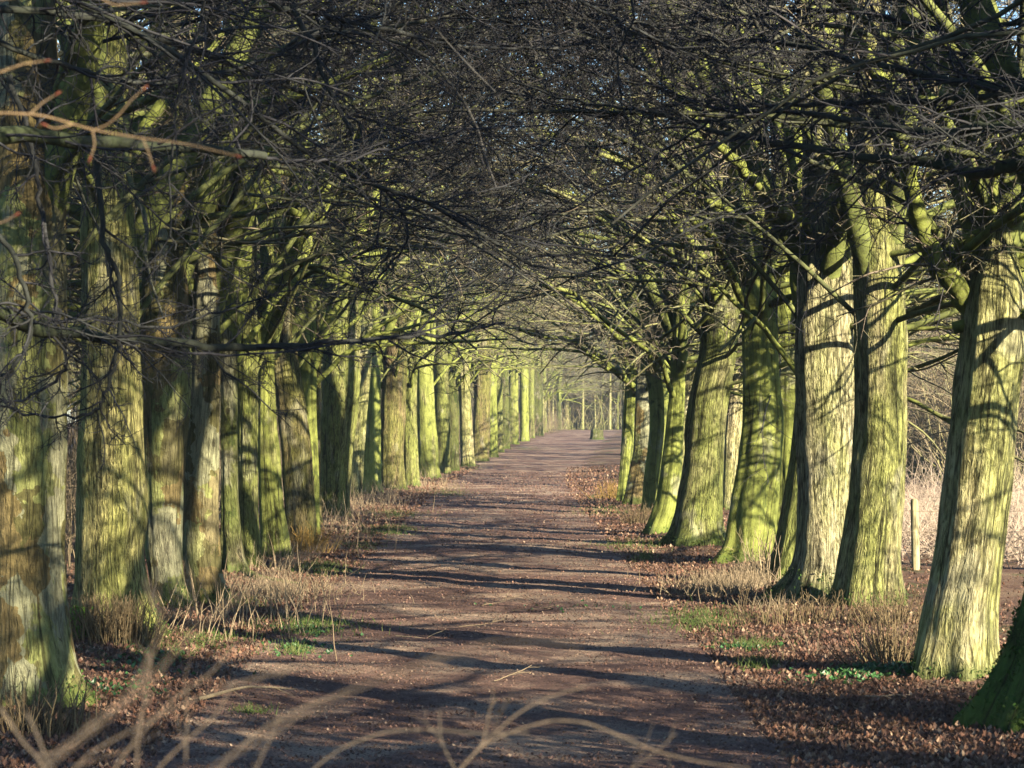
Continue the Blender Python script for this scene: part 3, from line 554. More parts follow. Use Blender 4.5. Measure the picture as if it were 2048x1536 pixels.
RL('R3', [(1625, 460), (1560, 420), (1480, 330), (1400, 250), (1300, 120), (1200, 20)], .10, .03, [31, 30, 28], 26)
RL('R2', [(1740, 420), (1722, 330), (1700, 200), (1690, 60)], .12, .07, [29.6, 29.8], 10)
RL('R2', [(1770, 420), (1790, 330), (1830, 220), (1850, 80)], .10, .05, [29.6, 30.5], 12)
RL('R4', [(1500, 650), (1470, 560), (1420, 470), (1340, 400), (1290, 350), (1180, 300)], .09, .03, [40, 38, 36], 26)
RL('R4', [(1530, 620), (1525, 500), (1500, 400), (1480, 300), (1450, 150)], .13, .06, [40, 40], 14)
RL('R4', [(1515, 620), (1540, 500), (1575, 380), (1580, 250), (1600, 80)], .11, .05, [40, 41], 14)
RL('R5', [(1440, 620), (1400, 520), (1350, 440), (1260, 340), (1160, 280), (1050, 260)], .13, .03, [46, 44, 42], 30)
RL('R5', [(1450, 620), (1445, 500), (1410, 380), (1380, 250), (1340, 60)], .15, .06, [46, 46], 16)
RL('R6', [(1358, 760), (1366, 690), (1362, 600), (1340, 500), (1290, 420), (1200, 330)], .11, .04, [50.7, 50, 48], 22)
RL('R6', [(1350, 800), (1320, 720), (1280, 690), (1220, 650), (1150, 590), (1080, 570)], .06, .03, [50.5, 48, 46], 18)
RL('R7', [(1302, 740), (1296, 700), (1276, 682), (1240, 676), (1200, 640), (1150, 600), (1080, 560)], .10, .04, [62.5, 60, 57], 26)
RL('R7', [(1306, 720), (1285, 700), (1300, 640), (1320, 560), (1300, 460)], .09, .05, [62.5, 62], 16)
RL('R9', [(1284, 790), (1240, 752), (1180, 712), (1140, 680), (1080, 672), (1040, 660)], .11, .04, [71, 68, 66], 26)
RL('L2', [(215, 480), (235, 380), (290, 260), (380, 150), (480, 40)], .12, .05, [25.5, 26], 16)
RL('L2', [(215, 480), (190, 360), (180, 240), (150, 80)], .13, .06, [25.5, 26], 12)
RL('L3', [(335, 480), (360, 380), (420, 300), (520, 230), (640, 160)], .09, .03, [29.5, 30, 31], 20)
RL('L7', [(532, 640), (540, 560), (590, 460), (680, 380), (800, 330)], .09, .03, [42.5, 43, 44], 22)
RL('L10', [(690, 680), (720, 600), (780, 540), (860, 490), (960, 460)], .11, .04, [59, 60, 61], 22)
RL('L11', [(742, 720), (770, 640), (830, 590), (900, 550), (1000, 540)], .10, .04, [76, 77, 78], 22)
# long pale root of the narrow dark tree
rt = T['L5']
Tt = Tubes(); pp = [(455, 1120), (470, 1135), (492, 1152), (520, 1163), (560, 1168), (600, 1172), (640, 1180)]; dd = [36.3, 35.8, 35.2, 34.3, 34, 33.8, 33.4]
Q = np.array([[wx(p[0], d), d, max(wz(p[1], d), -.02)] for p, d in zip(pp, dd)])-np.array(rt.location)
Tt.add(Q, np.array([.10, .12, .11, .09, .07, .05, .03]), 12); link('root', Tt.mesh('root'), BARK['pale'], rt)
# ------------------------------------------------------------------ side and end woodland
stock_tree(10.2, 33, 1, 'ridgeg', 'tree outside the right edge whose crown fills the upper right corner', None, CF[1], .95)
for x_, y_ in ((-9, 30), (-11, 40), (-13, 52), (-9.5, 22)): stock_tree(x_, y_, int(y_) % 4, 'brown', 'bare tree close behind the left row, mostly hidden by its trunks', 'trees close behind the left row', CF[int(y_) % 3], 1.0, .6)
WL = 'bare woodland tree standing in the wood left of the avenue'
n = 0
for i in range(46):
    y = 26+i*5.2+random.uniform(-2, 2); x = float(xc(y))-random.uniform(9, 13+.10*y)-1
    stock_tree(x, y, i % 4, ['brown', 'ridgeg', 'dark', 'ridge', 'green2'][i % 5], WL, 'trees in the wood on the left', CW[i % 3] if y > 55 else CF[i % 3], random.uniform(.85, 1.1), random.uniform(.4, .9))
for i in range(46):
    y = 95+i*4.6+random.uniform(-2, 2); x = 24+random.uniform(0, 26)+max(0, (y-160))*.08
    stock_tree(x, y, i % 4, ['pale', 'brown', 'ridgeg', 'green2'][i % 4], 'bare woodland tree at the far edge of the field on the right', 'trees beyond the field on the right', CW[i % 3], random.uniform(.6, .95), random.uniform(.4, .8))
for i in range(84):
    y = 292+random.uniform(0, 70); x = -60+i*1.75+random.uniform(-1, 1)
    stock_tree(x, y, i % 4, ['pale', 'green2', 'ridge', 'brown', 'pale'][i % 5], 'far trunk in the sunlit wood closing the end of the path', 'trees closing the end of the path', CW[i % 3], random.uniform(.9, 1.15), random.uniform(.5, 1.0))
for i in range(13):
    D = 238+i*13.5; stock_tree(float(xc(D))-4+random.uniform(-.4, .4), D, i % 4, ['pale', 'ridgeg', 'brown', 'dark'][i % 4], 'remote trunk where the left row swings round behind the path', 'remote trunks at the bend', CF[i % 3], 1.0, random.uniform(.7, 1.1), name='woodland_tree')
for i in range(16):
    stock_tree(4.5+i*.85+random.uniform(-.3, .3), 286+random.uniform(0, 12), i % 4, ['pale', 'green2', 'pale', 'ridgeg'][i % 4], 'thin pale trunk at the very end of the path', 'thin trunks at the end of the path', CF[i % 3] if i % 2 else None, 1.0, random.uniform(.3, .6))
# ------------------------------------------------------------------ thickets (nobody could count the stems)
def thicket(name, n, xf, yr, hr, m, label, cat, r=.012, kidsn=5, lean=.25, sides=3, trop=-.03):
    y = rng.uniform(yr[0], yr[1], n); x = xf(y, rng.random(n)); z = ground_h(x, y)
    d = rng.normal(0, lean, (n, 3)); d[:, 2] = 1; L = rng.uniform(hr[0], hr[1], n)
    P = grow(np.stack([x, y, z-.05], 1), d, L, 7, .12, trop); R = taper(n, 7, r*rng.uniform(.5, 1.2, n), r*.25)
    T_ = Tubes(); T_.add(P, R, sides)
    if kidsn:
        st, d, t, rr, idx = kids(P, R, kidsn, .2, 1, .4, 1.1, .8)
        P2 = grow(st, d, L[idx]*rng.uniform(.15, .45, len(st)), 4, .18, -.02); T_.add(P2, taper(len(st), 4, rr*.6, r*.2), 3)
    o = link(name, T_.mesh(name), m); tag(o, label, cat, kind='stuff'); return o
thicket('undergrowth', 3800, lambda y, u_: xc(y)-5.6-u_*(5+.05*y), (22, 170), (.8, 3.4), TWF, 'tangle of bare brown undergrowth behind the left row of trees', 'undergrowth', .014)
thicket('bramble_patch', 2200, lambda y, u_: 5.6+.04*(y-30)+u_*(5+.1*(y-30)), (36, 66), (.4, 1.7), twigmat('pale_bramble_stem', (.56, .46, .36), (.40, .31, .24), (.4, .33, .25)), 'pale sunlit bramble stems round the wooden fence post', 'brambles', .009, 4, .8, trop=-.12)
thicket('hedge_thicket', 6000, lambda y, u_: 14+.07*(y-80)+u_*10, (80, 210), (2.0, 8.0), TWF, 'tall tangle of sunlit twigs beyond the right row of trees', 'thicket', .035, 9, .35)
thicket('verge_brush', 1500, lambda y, u_: xc(y)-3.0-u_*7, (140, 292), (.6, 2.4), TWF, 'pale brushwood along the left side of the distant path', 'brush', .022, 6, .35)
thicket('far_undergrowth', 6500, lambda y, u_: -45+u_*110, (288, 340), (.8, 10.0), TWF, 'grey brushwood closing the far end of the path', 'undergrowth', .05, 6, .3)
# ------------------------------------------------------------------ litter and grass
def cards(x, y, z, size, aspect, mat_, name, label, cat, upright=.6, bend=.35, base=False):
    n = len(x); a = rng.uniform(0, 2*pi, n); tilt = rng.uniform(0, 1, n)**1.2*upright*pi/2
    ux = np.stack([np.cos(a), np.sin(a), np.zeros(n)], 1); w = np.stack([-np.sin(a)*np.cos(tilt), np.cos(a)*np.cos(tilt), np.sin(tilt)], 1); nn = np.cross(ux, w)
    s = size[:, None]; c = np.stack([x, y, z], 1)+(0 if base else 0)
    h = s*aspect
    p = [c, c+w*s*.45-ux*h*.5+nn*s*bend*.3, c+w*s*.5+nn*s*bend*-.1, c+w*s*.45+ux*h*.5+nn*s*bend*.3, c+w*s*1.0+nn*s*bend*.4]
    v = np.stack(p, 1).reshape(-1, 3); b = (np.arange(n)*5)[:, None]
    t = np.concatenate([b+[[0, 2, 1]], b+[[0, 3, 2]], b+[[1, 2, 4]], b+[[2, 3, 4]]])
    me = make_mesh(name, v, tris=t, attrs={'rnd': np.repeat(rng.random(n), 5)}, smooth=False)
    o = link(name, me, mat_); tag(o, label, cat, kind='stuff'); return o
def scatter(n, y0, y1, half, off=0.0):
    u_ = rng.random(n); y = 1/(1/y0-(1/y0-1/y1)*u_); x = xc(y)+off+rng.uniform(-1, 1, n)*half; return x, y
x, y = scatter(65000, 14.5, 110, 2.8); z = ground_h(x, y)+.010
cards(x, y, z, rng.uniform(.012, .036, len(x))*(1+np.clip(y-25, 0, 60)/45), .7, LITTER_PATH, 'trodden_leaf_litter', 'dark trodden leaf crumbs covering the path', 'leaf litter', .55)
xs_, ys_ = [], []
for sgn in (-1, 1):
    x, y = scatter(75000, 14.5, 120, 1.0); x = xc(y)+sgn*(2.1+np.abs(rng.normal(0, 2.2, len(y)))); xs_.append(x); ys_.append(y)
x = np.concatenate(xs_); y = np.concatenate(ys_); z = ground_h(x, y)+.004
cards(x, y, z, (.014+.045*rng.random(len(x))**1.8)*(1+np.clip(y-30, 0, 60)/60), .75, LEAF, 'leaf_litter', 'russet dead leaves lying along both verges of the path', 'leaf litter', .8)
# grass and ivy patches given in photo pixels
def patch_pts(lst):
    X_, Y_ = [], []
    for (px, py, w, h, n_) in lst:
        n_ = int(n_*.7); qx = px+rng.normal(0, w/1.5, n_)*rng.uniform(.3, 1.2, n_); qy = py+rng.normal(0, h/1.5, n_); qy = np.maximum(qy, HOR+14); D = CAMH*F/(qy-HOR); X_.append((qx-1024)/F*D); Y_.append(D)
    return np.concatenate(X_), np.concatenate(Y_)
def blades(lst, name, label, cat, m, hr, w=.006, lean=.5):
    x, y = patch_pts(lst); n_ = len(x); z = ground_h(x, y)-.01; d = rng.normal(0, lean, (n_, 3)); d[:, 2] = 1
    P = grow(np.stack([x, y, z], 1), d, rng.uniform(hr[0], hr[1], n_), 4, .12, -.15); R = taper(n_, 4, w, w*.15)
    T_ = Tubes(); T_.add(P, R, 3); o = link(name, T_.mesh(name), m); tag(o, label, cat, kind='stuff'); return o
gl = [(640, 1138, 60, 10, 1500), (780, 1060, 60, 6, 1500), (800, 1030, 60, 6, 900), (900, 985, 50, 7, 900), (940, 935, 40, 6, 900), (1060, 910, 45, 3, 900), (620, 1255, 110, 14, 1300), (470, 1215, 70, 10, 500), (420, 1290, 90, 12, 500),
      (590, 1305, 40, 10, 300), (1290, 1112, 25, 5, 500), (1260, 1090, 90, 10, 900), (1400, 1240, 90, 16, 1500), (1340, 1085, 30, 6, 500), (1500, 1295, 60, 8, 500), (1510, 1333, 40, 8, 500), (1215, 882, 40, 7, 900), (1210, 1020, 60, 8, 700), (1190, 995, 30, 5, 300), (720, 1090, 60, 6, 500), (330, 1310, 120, 16, 300), (500, 1420, 40, 4, 120)]
blades(gl, 'grass', 'short green grass patches along the edges of the path', 'grass', GRASS, (.04, .13))
x, y = patch_pts([(1720, 1360, 110, 9, 800), (1800, 1358, 60, 7, 400), (1480, 1298, 60, 7, 300), (620, 1262, 60, 10, 300), (300, 1330, 90, 18, 300), (230, 1375, 110, 12, 200), (1150, 1215, 200, 6, 60), (600, 1300, 70, 14, 200)])
cards(x, y, ground_h(x, y)+.01, rng.uniform(.03, .06, len(x)), .95, IVY, 'ground_ivy', 'dark green creeping leaves at the foot of the trees', 'ground cover', .7)
dl = [(1450, 1180, 110, 16, 1500), (1500, 1165, 50, 10, 900), (560, 1190, 120, 14, 700), (700, 1010, 90, 24, 500), (770, 985, 60, 10, 300), (650, 1040, 60, 20, 350), (1560, 1220, 120, 10, 200), (560, 1140, 60, 16, 200), (880, 975, 50, 8, 300), (1100, 880, 60, 6, 500), (980, 915, 40, 10, 500), (1150, 866, 80, 5, 500)]
blades(dl, 'dry_grass', 'straw coloured dead grass on the verges', 'grass', TWL, (.08, .32), .006, .5)
sl = [(690, 1035, 80, 40, 420), (760, 1000, 70, 16, 200), (850, 965, 60, 12, 120), (950, 925, 60, 10, 120), (520, 1220, 140, 40, 150), (420, 1260, 120, 30, 60), (330, 1260, 90, 30, 40), (590, 1250, 60, 40, 40), (1530, 1130, 60, 12, 40), (800, 975, 60, 10, 40), (560, 1120, 60, 20, 60)]
blades(sl, 'dry_stalks', 'tall pale dead stalks standing on the left verge', 'dead stalks', TWL, (.25, .75), .007, .28)
# ------------------------------------------------------------------ shoots at the feet of trees: each clump a thing
def clump(px, py, w, dpt, n_, hr, m, label, lean=.4, r=.006, name='basal_shoots', cat='shoots', kid=3):
    D = base_D(py); x0 = wx(px, D); root_z = float(ground_h(x0, D))
    x = rng.normal(0, w/2, n_); y = rng.normal(0, dpt/2, n_); z = ground_h(x+x0, y+D)-root_z-.02
    d = rng.normal(0, .12, (n_, 3)); d[:, 0] += x/w*lean; d[:, 1] += y/dpt*lean; d[:, 2] = 1; L = rng.uniform(hr[0], hr[1], n_)
    n2_ = n_; P = grow(np.stack([x, y, z], 1), d, L, 6, .09, 0.02); R = taper(n_, 6, r*rng.uniform(.6, 1.1, n_), r*.3); T_ = Tubes(); T_.add(P, R, 4)
    st, dd_, t, rr, idx = kids(P, R, kid, .3, 1, .3, .8, .8); P2 = grow(st, dd_, L[idx]*rng.uniform(.12, .35, len(st)), 3, .15, 0); T_.add(P2, taper(len(st), 3, rr*.7, r*.25), 3)
    for q in range(n_): T_.add(np.array([P[q, 0], P[q, 0]*.5+[0, 0, -.03], [0, 0, -.06]]), np.full(3, r*.6), 3)
    o = link(name, T_.mesh(name), m, None, (x0, D, root_z)); tag(o, label, cat, 'shoots at the feet of trees'); return o
clump(612, 1092, .38, .3, 150, (.15, .5), TWO, 'orange-yellow tuft of shoots in front of the red-brown tree', r=.008)
clump(1226, 994, .45, .3, 150, (.15, .6), TWO, 'tawny tuft at the foot of the slim green tree, right of the path', r=.008)
clump(1280, 1042, .35, .3, 130, (.15, .5), TWB, 'brown tuft of shoots between the path and the green slender tree', r=.008)
clump(1790, 1325, .36, .35, 150, (.12, .52), TWB, 'wide fan of olive brown shoots left of the pale forked tree', .7, r=.008)
clump(1620, 1240, .9, .35, 150, (.08, .36), TWB, 'low fringe of twigs under the mossy roots of the broad whitish tree', .3, r=.008)
clump(1790, 1250, .4, .3, 100, (.1, .42), TWB, 'fringe of brown sprouts at the foot of the rippled grey tree', .4, r=.008)
clump(225, 1290, .42, .25, 420, (.15, .5), TWB, 'reddish brown sprouts at the foot of the bulging yellow tree', .3, r=.008)
clump(60, 1440, .45, .3, 170, (.1, .45), TWB, 'dark brown sprouts in shade at the foot of the left edge tree', .3, r=.008)
clump(1530, 1160, .25, .3, 26, (.3, .75), TWL, 'few upright bleached sticks between the fluted and whitish trees', .3, r=.010, kid=2)
clump(1478, 1246, .06, .06, 4, (.6, .95), TWB, 'lone thin brown sapling stems standing by the sunlit straw', .1, r=.008, kid=5)
clump(1618, 1300, .10, .06, 5, (.3, .6), TWL, 'few pale bent stalks standing in front of the mossy roots', .5, r=.006, kid=1)
# moss cushion beside left tree
x = wx(158, 24.0)+rng.normal(0, .045, 900); y = 24.0+rng.normal(0, .05, 900); z = rng.uniform(.0, .42, 900)
cards(x, y, z, rng.uniform(.02, .04, 900), .7, leafmat('bright_moss', [(.08, .22, .02), (.14, .34, .03), (.2, .4, .05)]), 'moss_clump', 'bright green leafy moss clump between the two left-hand trees', 'moss', 1)
MOSS = leafmat('foot_moss', [(.02, .05, .01), (.05, .11, .015), (.03, .08, .012), (.09, .15, .03)])
for t_n, n_, zt in (('R0', 9000, 1.9), ('R3', 1500, .4), ('R2', 500, .2), ('R4', 500, .25), ('R5', 700, .3), ('R6', 300, .25), ('L2', 700, .3), ('L3', 400, .25), ('L4', 400, .2), ('R1', 400, .15), ('L1', 500, .25)):
    tm = [c for c in T[t_n].children if c.name.startswith('trunk')][0].data; co_ = np.empty(len(tm.vertices)*3, np.float32); tm.vertices.foreach_get('co', co_); co_ = co_.reshape(-1, 3)
    seg_ = 97; g = co_.reshape(-1, seg_, 3); zr_ = g[:, :, 2].mean(1); top_i = int(np.searchsorted(zr_, zt)); fi = rng.random(n_)**(1.0 if t_n == 'R0' else 1.7)*(top_i-3)+2.0; ii = fi.astype(int); f_ = (fi-ii)[:, None]; ji = rng.integers(0, seg_, n_)
    p_ = g[ii, ji]*(1-f_)+g[np.minimum(ii+1, len(g)-1), ji]*f_; clump_ = np.sin(p_[:, 0]*17+p_[:, 2]*9)+np.sin(p_[:, 2]*23-p_[:, 0]*11+p_[:, 1]*13) > -.6; p_ = p_[clump_]+rng.normal(0, .012, (int(clump_.sum()), 3))
    o = cards(p_[:, 0], p_[:, 1], p_[:, 2], rng.uniform(.015, .04, len(p_)), .8, MOSS, 'moss', None, None, 1.0); o.parent = T[t_n]
# ------------------------------------------------------------------ fence post, stump, fallen twigs
Dp = 35.8; xp = wx(1831, Dp); zp = float(ground_h(xp, Dp))
m, nt, b = mat('weathered_post_wood'); tc = ND(nt, 'ShaderNodeTexCoord').outputs['Object']
nn = noise(nt, mapping(nt, tc, (40, 40, 3)), 1, 4, .6, .4); nt.links.new(ramp(nt, nn, [(.3, (.20, .17, .09)), (.6, (.46, .42, .24))]), b.inputs['Base Color'])
bp = ND(nt, 'ShaderNodeBump', Strength=.8, Distance=.01); nt.links.new(nn, bp.inputs['Height']); nt.links.new(bp.outputs[0], b.inputs['Normal'])
post = empty('fence_post', (xp, Dp, zp)); tag(post, 'pale wooden fence post leaning slightly among the brambles', 'fence post')
zz = np.array([-.2, 0, .3, .6, .85, .98, 1.02]); rr = np.array([.062, .062, .060, .058, .057, .055, .04]); a = np.linspace(0, 2*pi, 10, endpoint=False)
v = np.stack([(rr[:, None]*np.cos(a)*(1+.08*np.cos(3*a)))+zz[:, None]*-.02, rr[:, None]*np.sin(a), zz[:, None]+0*a], -1).reshape(-1, 3); i = np.arange(6)[:, None]*10+np.arange(10)[None]; j = np.arange(6)[:, None]*10+(np.arange(10)[None]+1) % 10
me = make_mesh('post', v, np.stack([i, j, j+10, i+10], -1).reshape(-1, 4)); link('shaft', me, m, post)
Tt = Tubes()
for h in (.55, .85): Tt.add(np.array([[-1.2, .3, h-.05], [-.5, .1, h-.02], [-.07, -.07, h], [.6, .1, h-.03], [1.6, .4, h-.02]]), np.full(5, .003), 4)
link('wire', Tt.mesh('wire'), TWF, post)
Ds = 205.0; xs2 = wx(1194, Ds); st_ = empty('tree_stump', (xs2, Ds, float(ground_h(xs2, Ds)))); tag(st_, 'small grey-green stump standing at the right side of the distant path', 'stump')
def lump(r, h, seed, lobes=6, flare=.3, seg=26, tilt=0.0):
    r_ = random.Random(seed); z_ = np.array([-.1, 0, .08, .2, .45, .75, .95, 1.0, 1.0])*h; rr = r*np.array([1+flare, 1+flare, 1+flare*.6, 1+flare*.25, 1, .97, .95, .88, .02])
    a_ = np.linspace(0, 2*pi, seg, endpoint=False); ph = r_.uniform(0, 6)
    A, Z_ = np.meshgrid(a_, z_); Rr = rr[:, None]*(1+.08*np.cos(lobes*A+ph)+.04*np.cos(11*A)); v_ = np.stack([Rr*np.cos(A), Rr*np.sin(A), Z_+tilt*np.cos(A)*Rr*(Z_ > .9*h)], -1).reshape(-1, 3)
    i_ = np.arange(len(z_)-1)[:, None]*seg+np.arange(seg)[None]; j_ = np.arange(len(z_)-1)[:, None]*seg+(np.arange(seg)[None]+1) % seg
    return make_mesh('stump', v_, np.stack([i_, j_, j_+seg, i_+seg], -1).reshape(-1, 4), uv=np.stack([A*r, Z_], -1).reshape(-1, 2))
link('bole', lump(.5, .85, 3), BARK['dark'], st_); 
for k, (px, py, ln, ang, lab) in enumerate([(1010, 1205, .55, .5, 'pale broken stick with a raised end lying in the middle of the path'), (1075, 1212, .6, -.2, 'forked twig lying right of the raised stick on the path'), (860, 1262, .7, .05, 'long bleached stick lying flat in a strip of sun'),
      (965, 1245, .5, .1, 'short pale stick on the path below the raised one'), (1030, 1352, .35, .1, 'small stick lying in the shaded middle of the path'), (1780, 1385, .4, -.05, 'twig lying before the ivy at the right verge'), (500, 1380, .8, -.1, 'bluish grey fallen branch lying on leaves at the lower left')]):
    D = base_D(py); x0 = wx(px, D); Tt = Tubes(); P = grow(np.array([[-ln/2, 0, .02]]), np.array([[1, ang*.5, abs(ang)*.7]]), np.array([ln]), 8, .10, -.03*0); Tt.add(P, taper(1, 8, .005+(.014 if k == 6 else 0), .003), 6)
    s_, d_, t_, r_2, i_2 = kids(P, taper(1, 8, .009, .004), 3, .3, .9, .4, .9, .7); Tt.add(grow(s_, d_, np.full(3, ln*.3), 4, .12), taper(3, 4, .004, .002), 4)
    tag(link('fallen_stick', Tt.mesh('fallen_stick'), TWL, None, (x0, D, float(ground_h(x0, D))+.015)), lab, 'stick', 'sticks lying on the path')
# ------------------------------------------------------------------ foreground shrub, out of focus
sh = empty('bare_shrub', (-.25, 3.3, 0)); tag(sh, 'blurred tan stems of a leafless shrub arching across the bottom foreground', 'shrub')
FS = [([(0, 1415), (45, 1485), (94, 1536), (150, 1700)], 3.0, .0042), ([(52, 1425), (77, 1475), (98, 1536), (150, 1750)], 2.9, .004), ([(-120, 1800), (94, 1530), (202, 1450), (296, 1366), (349, 1303), (419, 1237), (516, 1164), (593, 1115), (690, 1080)], 1.8, .0018),
 ([(272, 1700), (272, 1536), (276, 1471), (297, 1356), (303, 1300)], 3.0, .004), ([(150, 1700), (227, 1536), (279, 1471), (349, 1394), (420, 1350), (470, 1290)], 2.9, .0035), ([(250, 1650), (314, 1536), (384, 1471), (433, 1430), (470, 1360)], 3.1, .0036), ([(371, 1520), (373, 1478), (373, 1377)], 3.1, .003),
 ([(540, 1640), (626, 1536), (688, 1492), (775, 1461), (872, 1459), (960, 1468), (1057, 1466)], 3.5, .0045), ([(420, 1540), (600, 1422), (723, 1373), (820, 1334), (886, 1316), (965, 1286), (1083, 1281), (1162, 1290)], 1.8, .0019),
 ([(820, 1700), (921, 1536), (965, 1488), (1039, 1422), (1105, 1391), (1171, 1373)], 3.6, .0044), ([(940, 1600), (905, 1530), (881, 1483), (878, 1422)], 3.7, .0042), ([(955, 1500), (969, 1475), (978, 1422), (991, 1395)], 3.7, .0035), ([(900, 1560), (965, 1488), (1040, 1457), (1105, 1440), (1171, 1444), (1250, 1475), (1316, 1505), (1413, 1527), (1500, 1536)], 3.6, .0042),
 ([(1180, 1600), (1272, 1532), (1316, 1501), (1352, 1466)], 3.7, .003), ([(60, 1700), (150, 1520), (300, 1440), (450, 1370), (620, 1330)], 2.7, .003), ([(480, 1700), (500, 1560), (545, 1470), (560, 1420)], 3.0, .003), ([(300, 1700), (470, 1500), (560, 1430), (700, 1380)], 2.8, .003), ([(0, 1600), (120, 1500), (260, 1395), (330, 1250), (290, 1160)], 1.9, .0026)]
rng = np.random.default_rng(21)
for pts, D, r in FS:
    n_ = len(pts); t = np.linspace(0, n_-1, (n_-1)*6+1); P = np.array([[wx(p[0], D), D, wz(p[1], D)] for p in pts]); Q = np.stack([np.interp(t, np.arange(n_), P[:, k]) for k in range(3)], 1)
    for _ in range(4): Q[1:-1] = (Q[:-2]+Q[1:-1]*2+Q[2:])/4
    Q = np.concatenate([[[ -.25+rng.normal(0, .12), 3.3, -.02], [Q[0, 0]*.7-.1, (3.3+D)/2, .9]], Q]) if pts[0][1] > 1590 else Q
    Q = Q-np.array(sh.location); Tt = Tubes(); R = np.linspace(r*.38, r*.22, len(Q)); R = R*(1+.25*(np.arange(len(Q)) % 7 == 3)); Tt.add(Q, R, 8)
    s_, d_, t_, q_, _i = kids(Q[None], R[None], 2, .3, .98, .4, 1.0, .8); P2 = grow(s_, d_, rng.uniform(.03, .12, len(s_)), 6, .16, .05); R2 = taper(len(s_), 6, q_*.6, q_*.25); R2[:, ::3] *= 1.35; Tt.add(P2, R2, 5)
    link('stem', Tt.mesh('stem'), BRS, sh)
sp = empty('budding_sapling', (-1.6, 4.6, 0)); tag(sp, 'sunlit orange twig with red buds reaching in from the upper left', 'sapling')
BT = [([(-800, 330), (-300, 240), (0, 225), (85, 230), (185, 260), (285, 277), (370, 287), (470, 311)], .0027, .0010), ([(185, 260), (215, 250), (240, 228), (262, 200), (285, 180)], .0013, .0008), ([(285, 277), (296, 302), (305, 330)], .0018, .0013), ([(-100, 170), (0, 145), (45, 128), (88, 122)], .003, .0014), ([(60, 228), (85, 205), (110, 190)], .002, .0012), ([(185, 260), (190, 290), (182, 312)], .0016, .0012), ([(150, 248), (110, 258), (95, 252)], .0016, .0012), ([(-200, 470), (0, 448), (28, 432)], .002, .0014), ([(-200, 20), (180, -20), (225, 12), (280, 6)], .002, .0014)]
m_bud, nt, b = mat('red_bud'); b.inputs['Base Color'].default_value = (.16, .05, .03, 1)
Tb = Tubes(); Tk = Tubes()
for pts, r0, r1 in BT:
    n_ = len(pts); t = np.linspace(0, n_-1, (n_-1)*5+1); P = np.array([[wx(p[0], 4.6), 4.6, wz(p[1], 4.6)] for p in pts]); Q = np.stack([np.interp(t, np.arange(n_), P[:, k]) for k in range(3)], 1)
    for _ in range(2): Q[1:-1] = (Q[:-2]+Q[1:-1]*2+Q[2:])/4
    Q = Q-np.array(sp.location); Tb.add(Q, np.linspace(r0, r1, len(Q)), 7); e = Q[-1]; d = nrm(Q[-1]-Q[-2])
    Tk = Tubes(); Tk.add(np.array([e, e+d*.004, e+d*.009, e+d*.014]), np.array([.0012, .0024, .0021, .0004]), 6); link('bud', Tk.mesh('bud'), m_bud, sp)
Tb.add(np.array([[0, 0, 0], [.01, .02, .8], [-.03, 0, 1.6], [0.02, 0, 2.4], [-.02, 0, 3.6]]), np.array([.018, .016, .013, .010, .006]), 8)
link('stem', Tb.mesh('stem'), twigmat('orange_twig_bark', (.26, .18, .10), (.20, .145, .09), (.25, .18, .09)), sp)
# ------------------------------------------------------------------ unseen leafy bushes, added off to the right to shade the near path
def bush(x0, y0, w, d, h, n_, label):
    p = rng.normal(0, 1, (n_, 3)); p = nrm(p)*rng.random((n_, 1))**.4; x = p[:, 0]*w; y = p[:, 1]*d; z = h/2+p[:, 2]*h/2
    root = empty('added_shade_bush', (x0, y0, 0)); tag(root, label, 'bush')
    o = cards(x, y, np.maximum(z, .05), rng.uniform(.05, .11, n_), .7, IVY, 'foliage', None, None, 1.0)
    del o['kind']; o.parent = root
    Tt = Tubes(); a_ = rng.normal(0, .35, (12, 3)); a_[:, 2] = 1; P = grow(np.zeros((12, 3)), a_, np.full(12, h*.85), 8, .1); Tt.add(P, taper(12, 8, .03, .008), 6); link('stem', Tt.mesh('stem'), TWB, root)
bush(6.3, 11.2, 1.7, 2.5, 5.4, 16000, 'dark bush added for shade beside the near right tree, out of the picture')
bush(5.8, 7.6, 1.4, 1.4, 5.0, 9000, 'tall narrow bush added for shade right of the viewpoint, out of the picture')
bush(7.2, 14.6, 1.2, 1.4, 3.4, 7000, 'smaller dark bush added for shade behind the near right tree, out of the picture')
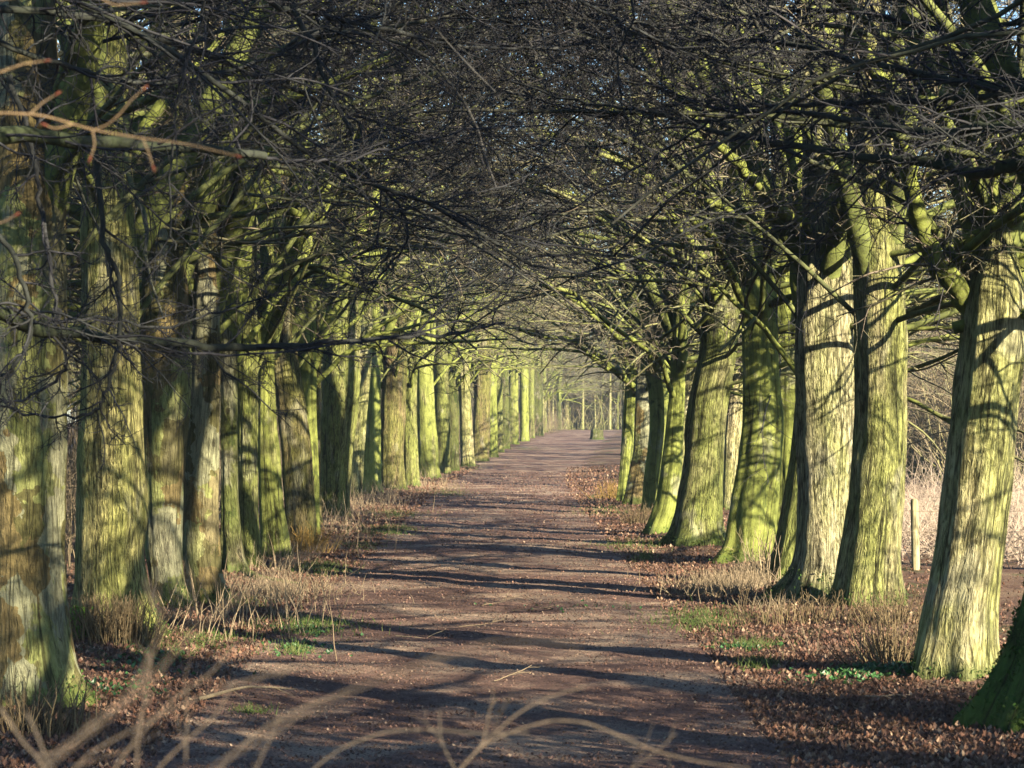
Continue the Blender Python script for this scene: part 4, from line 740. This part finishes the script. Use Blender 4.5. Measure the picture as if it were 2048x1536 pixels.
# ------------------------------------------------------------------ light, sky, haze, camera
hz = bpy.data.materials.new('thin_haze'); hz.use_nodes = True; nt = hz.node_tree; nt.nodes.clear(); o_ = nt.nodes.new('ShaderNodeOutputMaterial'); pv = nt.nodes.new('ShaderNodeVolumePrincipled')
pv.inputs['Density'].default_value = .0004; pv.inputs['Color'].default_value = (.80, .88, 1, 1); pv.inputs['Anisotropy'].default_value = .2; nt.links.new(pv.outputs[0], o_.inputs['Volume'])
bx0, bx1, by0, by1, bz0, bz1 = -150, 170, -80, 420, -2.5, 34
v = [(x, y, z) for x in (bx0, bx1) for y in (by0, by1) for z in (bz0, bz1)]
ho = link('haze', make_mesh('haze', np.array(v, float), [[0, 1, 3, 2], [4, 6, 7, 5], [0, 4, 5, 1], [2, 3, 7, 6], [0, 2, 6, 4], [1, 5, 7, 3]], smooth=False), hz); tag(ho, 'thin blue haze filling the air of the avenue', 'haze', kind='stuff')
SUN_EL, SUN_AZ = 20.0, 43.0      # azimuth measured from straight behind the camera towards the right
tx, ty = sin(radians(SUN_AZ)), -cos(radians(SUN_AZ))
W = bpy.data.worlds.new('World'); S.world = W; W.use_nodes = True; nt = W.node_tree; bg = nt.nodes['Background']
sky = nt.nodes.new('ShaderNodeTexSky'); sky.sky_type = 'NISHITA'; sky.sun_disc = False; sky.ozone_density = 4.0; sky.dust_density = .3; sky.sun_elevation = radians(SUN_EL); sky.sun_rotation = math.atan2(tx, ty)
nt.links.new(sky.outputs[0], bg.inputs[0]); bg.inputs[1].default_value = .08
L = bpy.data.lights.new('sun', 'SUN'); L.energy = 5.0; L.angle = radians(.5); L.color = (1, .86, .62)
so = bpy.data.objects.new('sun', L); COL.objects.link(so)
from mathutils import Vector
so.rotation_euler = Vector((tx*cos(radians(SUN_EL)), ty*cos(radians(SUN_EL)), sin(radians(SUN_EL)))).to_track_quat('Z', 'Y').to_euler()
cam = bpy.data.cameras.new('camera'); co = bpy.data.objects.new('camera', cam); COL.objects.link(co); S.camera = co
co.location = (0, 0, CAMH); co.rotation_euler = (pi/2, 0, 0); cam.sensor_width = 36; cam.lens = 36*F/2048; cam.shift_y = (HOR-768)/2048
cam.clip_start = .1; cam.clip_end = 6000; cam.dof.use_dof = True; cam.dof.focus_distance = 40; cam.dof.aperture_fstop = 9
S.view_settings.view_transform = 'Standard'; S.view_settings.look = 'None'; S.view_settings.exposure = 1.9; S.view_settings.gamma = 1; S.view_settings.use_curve_mapping = False
S.render.engine = 'CYCLES'; S.cycles.max_bounces = 4; S.cycles.diffuse_bounces = 0
